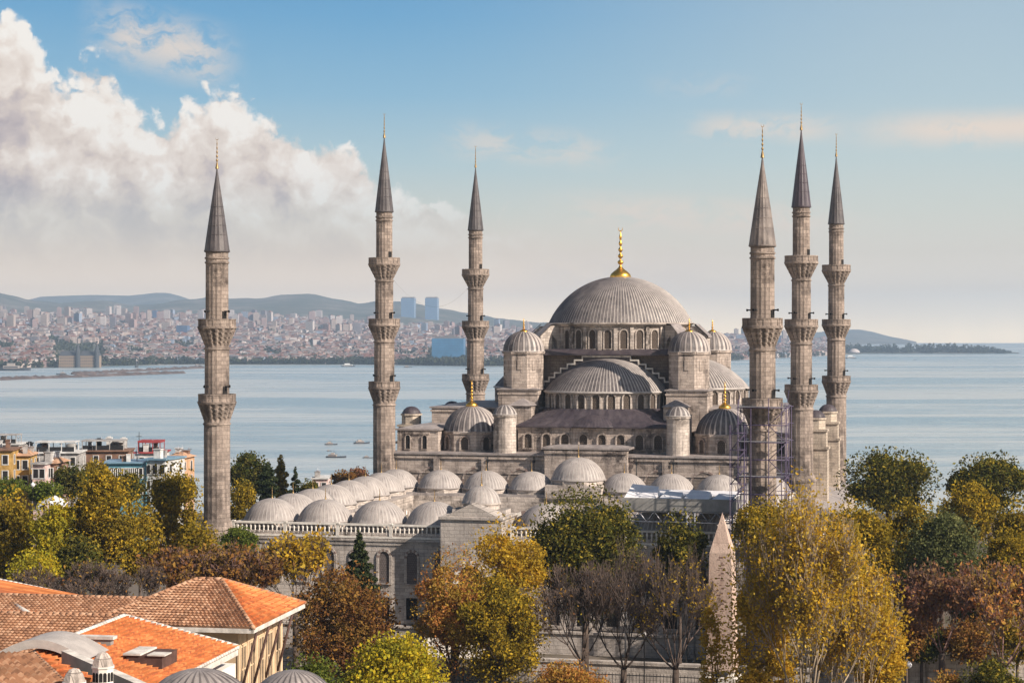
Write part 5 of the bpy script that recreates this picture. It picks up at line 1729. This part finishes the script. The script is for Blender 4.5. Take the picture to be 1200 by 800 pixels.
# low vaulted lead roof and coped wall in front
yv = 113.0
vb = at(48, 776, yv); zc0 = vb.z
arc = []
for i in range(17):
    u = i / 16; px = -16 + 118 * u; py = 772 - 23 * math.sin(PI * u)
    arc.append((px, py))
mb = MB()
A_ = [at(px, py, yv) for px, py in arc]; B_ = [p_ + E1 * 3.4 for p_ in A_]
vs = []
for p_, q_ in zip(A_, B_): vs += [p_, q_, p_ - UP * .5 - E1 * .0]
fs = []
for i in range(16):
    q = i * 3; fs += [(q, q + 3, q + 4, q + 1), (q + 2, q + 5, q + 3, q)]
mb.add(vs, fs, 0, False)
mb.build('vault_roof', M['lead_pale_rib'], pal)
wa, wb = at(72, 762, 111.5), at(172, 806, 104.5)
mb = MB(); dirw = (wb - wa); sd_ = Vector((.35, .55, 0))
mb.add([wa, wb, wb + sd_, wa + sd_, wa - UP * 1.6, wb - UP * 1.6], [(0, 1, 2, 3), (4, 5, 1, 0)], [0, 1]); mb.build('coped_wall', [M['coping'], M['canopy_grey']], pal)
# small hipped roof in the corner
cA, cB, cC = at(-40, 764, 106), at(40, 766, 106), at(82, 806, 99)
mb = MB(); tiled(mb, at(-60, 822, 98), cC, cA, cB); mb.build('roof', TILE_SHADE_DULL, pal)
mb = MB(); tiled(mb, cC, at(112, 796, 106), cB, cB, .5); o_ = mb.build('roof', TILE_LIT, pal); ridge_m = MB(); ridge(ridge_m, cB, cC, .14); ridge_m.build('ridge_tile', TILE_SHADE_DULL, o_)


def chimney(label, x, yt, yb, wpx, Y):
    p = at(x, yb, Y); s = Y / FPX; wd_ = wpx * s; h = (yb - yt) * s
    t_ = thing('chimney', label, 'chimney', (p.x, p.y, p.z), R(12), 'stone chimneys of the palace')
    r_ = wd_ / 2 * 1.08
    mb = MB(); octa(mb, r_, -2.5, h * .55); octa(mb, r_ * 1.1, h * .552, h * .60); mb.build('shaft', PLASTER_W, t_)
    mb = MB(); mb.lathe([(r_ * 1.02, h * .602), (r_ * .82, h * .8), (r_ * .45, h * .95), (.03, h)], 8, smooth=False, a0=R(22.5), a1=R(382.5)); mb.build('cap', M['stone_light'], t_)
    for k in range(8):
        an = R(45 * k); rr = r_ * math.cos(R(22.5)) + .012
        mb = MB(); T = Matrix.Rotation(an, 4, 'Z'); ap = arch_pts(wd_ * .17, h * .27, 8)
        for q in (-.5, .5):
            mb.add([(x_ + q * wd_ * .2, -rr, z_ + h * .17) for x_, z_ in ap], [tuple(range(len(ap)))], 0, False, T)
        mb.build('opening', M['void'], t_)


chimney('taller white stone chimney with arched openings, right of its neighbour', 120.5, 763, 804, 24, 103)
chimney('shorter white stone chimney at the bottom edge, left of its neighbour', 87, 782, 822, 25, 99)


def bath(label, x, yt, rpx, Y, h_ratio=.62):
    s = Y / FPX; r_ = rpx * s; p = at(x, yt, Y); h = r_ * h_ratio
    t_ = thing('bath_house_dome', label, 'domed roof', (p.x, p.y, 0), 0, 'lead domes beside the palace')
    mb = MB(); ribbed_dome(mb, r_, h, p.z - h, 26, .05, nz=10, lip=.15); mb.build('dome', [M['lead_pale'], M['lead']], t_)
    mb = MB(); octa(mb, r_ * 1.04, 1, p.z - h - .12); mb.build('wall', SCo, t_)


bath('large pale lead dome at the bottom edge in front of the palace wall', 233, 783, 66, 96)
bath('smaller pale lead dome at the bottom edge beside the green bush', 344, 784.5, 48, 100)

# ================================================================== OLD HOUSES AT THE LEFT, ABOVE THE SHORE
HM = {'yellow': plain('paint_yellow', (.42, .26, .085), .9, 0, .38, .7), 'pink': plain('paint_pink', (.62, .45, .42), .9, 0, .38, .7), 'teal': plain('paint_teal', (.09, .24, .31), .8, 0, .2, .5),
      'white': plain('paint_white', (.58, .57, .56), .9, 0, .3, .7), 'ochre': plain('paint_ochre', (.52, .31, .18), .9, 0, .25, .5), 'red': plain('awning_red', (.30, .05, .055), .8, 0, .2, .5),
      'brown': plain('timber_brown', (.20, .115, .08), .9, 0, .3, .5), 'blueglass': plain('roof_glazing', (.16, .27, .36), .3, 0, .2, .6), 'grey': plain('render_grey', (.36, .34, .33), .9, 0, .38, .7)}


def house(label, x0, x1, yt, yb, Y, wall, roof='tile', rz=0.0, deep=9.0, floors=3, terr=None, cols=None):
    s = Y / FPX; p = at((x0 + x1) / 2, yb, Y); wd_ = (x1 - x0) * s; top = EYE - (yt + 4 - H0) * s
    g = ground_z(p.x, p.y) - 1
    t_ = thing('house', label, 'house', (p.x, p.y, g), rz, 'old houses between the trees and the sea')
    H = top - g
    mb = MB(); mb.box(-wd_ / 2, wd_ / 2, 0, deep, 0, H); wl = mb.build('wall', HM[wall], t_)
    mb = MB()
    if roof == 'tile':
        mb.add([(-wd_ / 2 - .5, -.5, H + .01), (wd_ / 2 + .5, -.5, H + .01), (wd_ / 2 + .5, deep + .5, H + .01), (-wd_ / 2 - .5, deep + .5, H + .01), (-wd_ / 2 + wd_ * .3, deep / 2, H + 1.1), (wd_ / 2 - wd_ * .3, deep / 2, H + 1.1)],
               [(0, 1, 5, 4), (1, 2, 5), (2, 3, 4, 5), (3, 0, 4), (3, 2, 1, 0)]); mb.build('roof', TILE_SHADE_DULL, t_)
    else:
        mb.box(-wd_ / 2 - .3, wd_ / 2 + .3, -.5, deep + .3, H + .003, H + .3); mb.build('roof', HM[roof], t_)
    nf = max(2, int(wd_ / 2.3)) if cols is None else cols
    wm_ = MB(); wm_.box(-.5, .5, -.03, .02, 0, 1.7, 1); wm_.box(-.68, .68, -.1, .01, -.16, -.003, 0)
    for a_, b_ in ((-.66, -.5), (.5, .66)): wm_.box(a_, b_, -.1, .01, 0, 1.84, 0)
    wm_.box(-.499, .499, -.1, .01, 1.7, 1.84, 0)
    me = wm_.mesh('window', [HM['white'], M['void']])
    for f in range(floors):
        for i in range(nf):
            link('window', me, wl, (-wd_ / 2 + wd_ * (i + .5) / nf, -.0, H - 2.6 - f * 3.0))
        for i in range(2):
            link('window', me, wl, (wd_ / 2, deep * (i + .5) / 2, H - 2.6 - f * 3.0), PI / 2)
    if terr:
        mb = MB(); z0 = H + .31
        mb.box(-wd_ * .42, wd_ * .42, .6, deep * .7, z0 + 1.9, z0 + (2.1 if terr != 'red' else 2.35))
        for x in (-.4, -.13, .13, .4):
            for y in (.8, deep * .65): mb.box(x * wd_ - .08, x * wd_ + .08, y - .08, y + .08, z0, z0 + 1.898)
        tr = mb.build('roof_terrace', HM[terr], t_)
        mb = MB(); mb.box(-wd_ * .4, wd_ * .4, .75, .85, z0, z0 + 1.0); mb.build('railing', M['black'], tr)
    rg_ = random.Random(int(x0 * 7 + Y))
    for k in range(4):
        x, y = rg_.uniform(-wd_ * .4, wd_ * .4), rg_.uniform(.5, deep * .8); zb_ = H + (.28 if roof != 'tile' else .2)
        mb = MB(); q = rg_.uniform(.3, .7); hh = rg_.uniform(.9, 2.0)
        if k % 2: mb.box(x - q, x + q, y - q, y + q, zb_, zb_ + hh); mb.box(x - q * 1.2, x + q * 1.2, y - q * 1.2, y + q * 1.2, zb_ + hh + .002, zb_ + hh + .15); mb.build('chimney', HM[rg_.choice(['grey', 'white', 'brown'])], t_)
        else: mb.tube((x, y, zb_), (x, y, zb_ + hh + .8), .06, .04, 5); mb.lathe([(.02, 0), (.42, .16), (.46, .2)], 10, x, y - .1); mb.v = [(a_, b_, c_ + (zb_ + hh * .8 if i_ >= len(mb.v) - 30 else 0)) for i_, (a_, b_, c_) in enumerate(mb.v)]; mb.build('aerial', M['scaff_grey'], t_)
    return t_


house('ochre yellow house with brown top floor, at the left edge above the green hedge', -18, 14, 524, 566, 380, 'yellow', 'brown', R(4), floors=2)
house('yellow house with white windows, second from the left edge above the hedge', 15, 34, 530, 566, 385, 'yellow', 'tile', R(4), floors=2)
house('narrow pink and white house with tall windows, right of the yellow house', 38, 53, 540, 574, 375, 'pink', 'grey', R(-6), floors=3, cols=2)
house('red brown fronted narrow house beside the pink house', 54, 64, 539, 574, 378, 'brown', 'tile', R(-4), floors=3, cols=1)
house('long low house with pale terrace roof behind the pink house', 36, 92, 527, 560, 415, 'grey', 'white', R(3), terr='white')
house('dark timber house with roof terrace behind the teal house', 90, 150, 525, 562, 430, 'brown', 'brown', R(3), terr='grey')
house('teal blue house with a row of tall windows and white end wall', 122, 166, 539, 575, 365, 'teal', 'blueglass', R(3), floors=2, cols=9)
house('white house with blue windows, right of the teal house', 168, 195, 535, 578, 372, 'white', 'blueglass', R(-14), floors=3, cols=3)
house('house with red awning roof terrace behind the white house', 158, 190, 527, 560, 420, 'white', 'red', R(0), terr='red')
house('orange brown house at the right end of the row, nearest the minaret', 194, 213, 533, 570, 410, 'ochre', 'tile', R(-8), floors=2)
house('pale house low by the sea, beside the dark conifer', 366, 384, 557, 575, 470, 'pink', 'white', 0, floors=1)
house('small ochre house with flat roof at the far left edge, behind its neighbours', -20, 22, 517, 545, 470, 'grey', 'white', 0, terr='grey')
# what stands on their roofs
rg = random.Random(12)
for lab, x, y, Y, kind in (('grey water tank on the terrace roof left of the chimneys', 84, 519, 432, 'tank'), ('blue water tank on the roof above the long low house', 50, 519, 420, 'tank'), ('dark roof chimney above the long low house', 35, 517, 418, 'stack'),
                      ('tall dark roof chimney standing left of the white chimneys', 116, 513, 436, 'stack'), ('white roof chimney, left one of the white pair', 128, 511, 438, 'stackw'), ('white roof chimney, right one of the white pair', 145, 512, 438, 'stackw'), ('slim dark roof mast at the right of the white chimneys', 163, 506, 436, 'mast'), ('round roof tank between the white chimneys', 137, 516, 438, 'tank')):
    p = at(x, y, Y)
    nm = {'tank': 'water_tank', 'stack': 'chimney', 'stackw': 'chimney', 'mast': 'roof_mast'}[kind]
    base = EYE - (528 - H0) * Y / FPX - 1.0; h = p.z - base
    mb = MB()
    if kind == 'tank': mb.lathe([(1.1, 0), (1.25, .3), (1.25, h - .4), (.9, h - .05), (.02, h)], 14)
    elif kind == 'mast': mb.tube((0, 0, 0), (0, 0, h), .12, .06, 6); mb.box(-.6, .6, -.05, .05, h * .8, h * .8 + .12)
    else: mb.box(-.55, .55, -.45, .45, 0, h - .5); mb.box(-.7, .7, -.6, .6, h - .498, h - .2); mb.box(-.35, .35, -.3, .3, h - .198, h)
    tag(mb.build(nm, HM['blueglass'] if 'blue water' in lab else HM['white'] if kind == 'stackw' else M['canopy_grey'] if kind == 'tank' else M['black'], None, (p.x, p.y, base)), lab, nm.replace('_', ' '))
# light awning among the trees
p = at(61, 590, 318)
aw_ = thing('awning', 'pale grey awning roof between the trees below the old houses', 'awning', (p.x, p.y, ground_z(p.x, p.y)))
zz = p.z - ground_z(p.x, p.y)
mb = MB(); mb.add([(-2.2, -2, zz - .5), (2.2, -2, zz - .5), (2.2, 2, zz + .2), (-2.2, 2, zz + .2), (0, -2, zz + .4), (0, 2, zz + 1.2)], [(0, 4, 5, 3), (4, 1, 2, 5)]); mb.build('roof', M['tarp'], aw_)
for x_ in (-2, 2): mb = MB(); mb.tube((x_, -1.9, 0), (x_, -1.9, zz - .5), .07, n=6); mb.build('leg', M['scaff_grey'], aw_)

# ================================================================== TREES
T1, T2, T3, T4 = 'trees left of the front minaret', 'autumn trees in front of the courtyard', 'trees in the right corner', 'trees behind the courtyard'
# left side, back to front
tree('dark_tree', 'broad dark green tree right of the front minaret, left of the cypresses', 292, 531, 585, 52, 345, 'green', .42, 4200, 11, T4)
tree('dark_tree', 'dark upright evergreen just left of the tall pale poplar', 313, 541, 590, 26, 335, 'conifer', .34, 3000, 12, T4, 'column', K_=14)
tree('poplar', 'slim pale olive poplar above the courtyard domes', 329, 531, 590, 18, 350, 'olive', .32, 2200, 13, T4, 'column', K_=14)
tree('fir_tree', 'small dark fir with layered branches right of the poplar', 346, 546, 590, 22, 330, 'conifer', .3, 2600, 14, T4, 'cone', K_=14)
tree('green_tree', 'olive green low tree right of the small dark fir', 362, 562, 592, 26, 330, 'green_tip', .36, 2000, 15, T4)
tree('brown_tree', 'dark brown tree by the sea, left of the second minaret', 402, 551, 572, 30, 420, 'russet', .42, 1800, 16, T4)
tree('brown_tree', 'rusty small tree touching the second minaret, by the sea', 420, 547, 568, 24, 425, 'redbrown', .42, 1600, 17, T4)
tree('golden_tree', 'golden tree directly right of the front minaret shaft', 284, 562, 618, 34, 292, 'olive', .34, 3400, 18, T4)
for k, (lab, x, yt, yb, wp, Y, kd) in enumerate((
        ('green hedge tree at the left edge below the yellow houses', 8, 559, 582, 50, 330, 'fresh'),
        ('green hedge tree below the pink house', 52, 563, 588, 42, 328, 'fresh'),
        ('dark bushy tree between the pink house and the teal house', 84, 543, 585, 46, 345, 'green'),
        ('olive tree in front of the dark timber house', 112, 538, 580, 34, 350, 'olive'),
        ('low green tree in front of the teal house end', 152, 553, 590, 40, 335, 'green_tip'),
        ('golden tree below the white house right of the teal house', 205, 553, 590, 44, 330, 'olive'))):
    tree('small_tree', lab, x, yt, yb, wp, Y, kd, .40, 2400, 30 + k, T1)
tree('leafy_tree', 'tall olive tree cut by the left edge, above the bare shrubs', 6, 572, 690, 70, 262, 'olive', .40, 6000, 41, T1, K_=30)
tree('leafy_tree', 'large yellow green tree left of the tallest olive one', 62, 583, 672, 58, 256, 'yellow', .34, 5600, 42, T1, K_=30)
tree('leafy_tree', 'tall olive gold tree in the middle of the left group', 122, 550, 672, 88, 258, 'olive', .38, 9500, 43, T1, K_=38)
tree('leafy_tree', 'dark brownish olive tree left of the front minaret', 200, 545, 672, 78, 270, 'olive', .38, 7500, 44, T1, K_=34)
tree('leafy_tree', 'low olive tree filling the gap between the two olive trees', 164, 592, 680, 56, 262, 'olive', .40, 4600, 45, T1)
tree('leafy_tree', 'low golden tree at the foot of the front minaret', 232, 612, 672, 52, 252, 'olive', .34, 4400, 46, T1)
tree('leafy_tree', 'low yellow green tree above the bare shrubs at the left', 40, 645, 694, 60, 236, 'yellow', .32, 4200, 47, T1)
tree('dark_tree', 'dark tree behind the low yellow one at the left edge', 92, 628, 690, 60, 248, 'green_tip', .38, 4000, 48, T1)
tree('round_bush', 'small round bright green bush beside the front minaret plinth', 280, 618, 652, 46, 246, 'fresh', .26, 4200, 49, T1, K_=18)
for k, (lab, x, yt, yb, wp, Y) in enumerate((('bare grey shrub behind the orange roof at the left edge', 52, 668, 716, 76, 212), ('bare grey shrub behind the brown roof ridge', 112, 661, 716, 74, 210), ('bare purplish shrub left of the russet trees', 172, 664, 716, 70, 212))):
    bare_tree('bare_shrub', lab, x, yt, yb + 8, wp, Y, 60 + k, 'twig', 'russet', 260, .16, 'bare shrubs behind the palace', 5, 5, .8, 'bark', .024, 'shrub')
bare_tree('russet_tree', 'russet brown tree behind the palace roof ridge', 222, 646, 718, 100, 222, 71, 'twig_red', 'russet', 4200, .24, T2, 5, 5, .7)
bare_tree('russet_tree', 'darker russet tree right of the palace hip roof peak', 286, 640, 725, 76, 226, 72, 'twig_red', 'russet', 3600, .24, T2, 5, 5, .7)
bare_tree('yellow_tree', 'thin yellow tree before the courtyard wall, left of the dark fir', 346, 628, 726, 94, 232, 73, 'twig', 'gold', 3600, .24, T2, 5, 5, .65)
tree('fir_tree', 'dark pointed fir against the pale courtyard wall', 421, 622, 706, 54, 234, 'conifer', .30, 7000, 74, T2, 'cone', K_=26)
tree('russet_tree', 'dense rust brown tree right of the palace eaves', 400, 664, 800, 132, 216, 'russet', .32, 7500, 75, T2, K_=40)
tree('orange_tree', 'orange brown tree, left half of the big pair before the portal', 531, 645, 792, 92, 214, 'orange', .27, 8500, 76, T2, K_=34)
tree('golden_tree', 'tall golden tree with dark forked trunk before the portal', 590, 612, 800, 108, 220, 'gold', .29, 13000, 77, T2, K_=44)
tree('dark_olive_tree', 'shaded olive tree beneath the golden tree by the portal', 585, 672, 800, 110, 212, 'olive', .30, 7000, 78, T2, K_=30)
tree('evergreen_tree', 'large round dark green tree in front of the courtyard centre', 686, 573, 722, 128, 228, 'green_tip', .34, 19000, 79, T2, K_=64, clump=.38)
tree('evergreen_tree', 'smaller dark green tree with yellow top, left of the obelisk', 797, 600, 700, 60, 232, 'green_tip', .32, 5200, 80, T2, K_=24)
for k, (lab, x, yt, yb, wp, Y) in enumerate((('bare brown tree below the round dark green tree, leftmost of three', 682, 664, 784, 104, 214), ('bare tree with forked trunk, middle one of three', 731, 646, 796, 100, 216), ('bare tree with a few yellow leaves beside the obelisk, rightmost of three', 792, 650, 796, 92, 212))):
    bare_tree('bare_tree', lab, x, yt, yb, wp, Y, 85 + k, 'twig', ('russet', 'russet', 'gold')[k], (260, 160, 900)[k], .17, 'bare trees before the courtyard', 5, 7, .68, 'bark', .03)
# right side
tree('dark_tree', 'dark green broad tree on the sea side, right of the last minaret', 1041, 526, 600, 112, 305, 'green_tip', .42, 9000, 91, T3, K_=36)
tree('dark_tree', 'brownish dark green round tree at the right edge by the sea', 1160, 531, 606, 92, 295, 'green_tip', .42, 7000, 92, T3, K_=32)
tree('golden_tree', 'golden green tree left of the dark round one at the right edge', 1136, 566, 640, 72, 272, 'olive', .36, 5000, 93, T3)
tree('golden_tree', 'olive tree in the right edge below the round dark tree', 1192, 585, 690, 66, 262, 'olive', .36, 5200, 94, T3)
tree('yellow_tree', 'flat topped golden tree below the scaffolding, right of the obelisk', 903, 584, 662, 84, 228, 'olive', .30, 7600, 95, T3, 'flat', K_=34)
tree('yellow_tree', 'golden green tree in the middle of the right group', 1003, 588, 700, 100, 234, 'olive', .32, 9500, 96, T3, K_=38)
tree('cedar_tree', 'grey green drooping tree in the right group', 1104, 598, 698, 94, 232, 'cedar', .30, 9500, 97, T3, K_=36)
tree('yellow_tree', 'small golden tree behind the grey green one', 1072, 586, 660, 70, 246, 'olive', .34, 5000, 98, T3)
tree('yellow_tree', 'low golden brown tree under the right side of the plane trees', 1030, 716, 815, 60, 200, 'gold', .30, 5000, 131, T3, gaps=.4)
for k, (lab, x, yt, yb, wp, Y, kd) in enumerate((('dark shrub under the reddish trees, left one of three', 1080, 728, 774, 66, 230, 'green'), ('russet shrub under the reddish trees, middle one of three', 1138, 724, 776, 70, 228, 'russet'), ('olive shrub under the reddish trees, right one of three', 1192, 722, 776, 60, 228, 'olive'))):
    tree('shrub', lab, x, yt, yb, wp, Y, kd, .32, 3000, 140 + k, T3, cat='shrub', gaps=.3)
tree('dark_tree', 'dark green understorey tree behind the reddish trees, left one', 1052, 640, 742, 78, 242, 'green', .36, 5200, 121, T3)
tree('dark_tree', 'dark green understorey tree behind the reddish trees, right one', 1150, 640, 742, 96, 244, 'green', .36, 6200, 122, T3)
tree('yellow_tree', 'olive tree at the right edge above the orange red tree', 1186, 618, 706, 60, 236, 'olive', .34, 4400, 123, T3)
tree('brown_tree', 'russet low tree below the golden green ones, right of the plane tree', 1062, 690, 770, 70, 226, 'russet', .34, 4200, 124, T3)
bare_tree('redbrown_tree', 'reddish half bare tree with dark trunk, left of two alike', 1104, 664, 774, 92, 208, 101, 'twig_red', 'redbrown', 3000, .22, T3, 5, 5, .65)
bare_tree('redbrown_tree', 'orange red half bare tree at the right edge', 1176, 664, 792, 90, 206, 102, 'twig_red', 'orange', 3000, .22, T3, 5, 5, .65)
bare_tree('redbrown_tree', 'grey brown half bare tree behind the big golden one', 1046, 676, 786, 76, 210, 103, 'twig', 'redbrown', 900, .22, T3, 5, 6, .6)
bare_tree('plane_tree', 'big golden plane tree with pale limbs and fine leaves, right of the obelisk', 944, 588, 880, 146, 186, 104, 'twig_pale', 'gold', 20000, .17, T3, 5, 9, .66, 'bark_pale', .045, jit=.75)
bare_tree('plane_tree', 'smaller golden plane tree with pale limbs overlapping the right of the big one', 1008, 664, 860, 80, 192, 134, 'twig_pale', 'gold', 9000, .18, T3, 5, 7, .66, 'bark_pale', .04, jit=.9)
tree('plane_tree', 'lower golden tree with pale limbs at the right foot of the obelisk', 893, 664, 890, 92, 190, 'gold', .30, 6000, 114, T3, bark='bark_pale', K_=34, clump=.26, gaps=.5)
tree('golden_bush', 'thin golden sapling in front of the lower obelisk shaft', 834, 690, 850, 30, 196, 'gold', .26, 900, 105, T3, clump=.5, gaps=.6)
tree('round_bush', 'round green yellow bush at the bottom right corner', 1160, 770, 850, 78, 176, 'green_tip', .22, 5200, 106, T3, K_=26)
tree('orange_bush', 'small orange bush left of the round bush at the bottom', 1108, 784, 840, 44, 178, 'orange', .2, 2200, 107, T3, K_=14)
tree('yellow_tree', 'bright yellow treetop at the bottom edge, left of centre', 464, 746, 860, 116, 178, 'yellow', .30, 7000, 108, T2, K_=40, gaps=.5)
tree('orange_bush', 'pinkish orange treetop at the bottom edge below the bare trees', 666, 776, 850, 100, 184, 'orange', .22, 6000, 109, T2, K_=30)
tree('green_bush', 'yellow green bush at the bottom edge beside the smaller lead dome', 366, 768, 850, 72, 150, 'fresh', .20, 5500, 110, T2, K_=26)

# ================================================================== AIR
mv, t = new_mat('haze_air')
vol = t.n('ShaderNodeVolumePrincipled', {'Color': (.56, .75, 1.0, 1), 'Density': HAZE, 'Anisotropy': .1})
t.n('ShaderNodeOutputMaterial', {1: vol.outputs[0]})
mb = MB(); mb.box(-7200, 7200, -400, 16700, -40, 362)
tag(mb.build('haze', mv), 'pale even haze over the strait and the far shore', None, None, 'stuff')
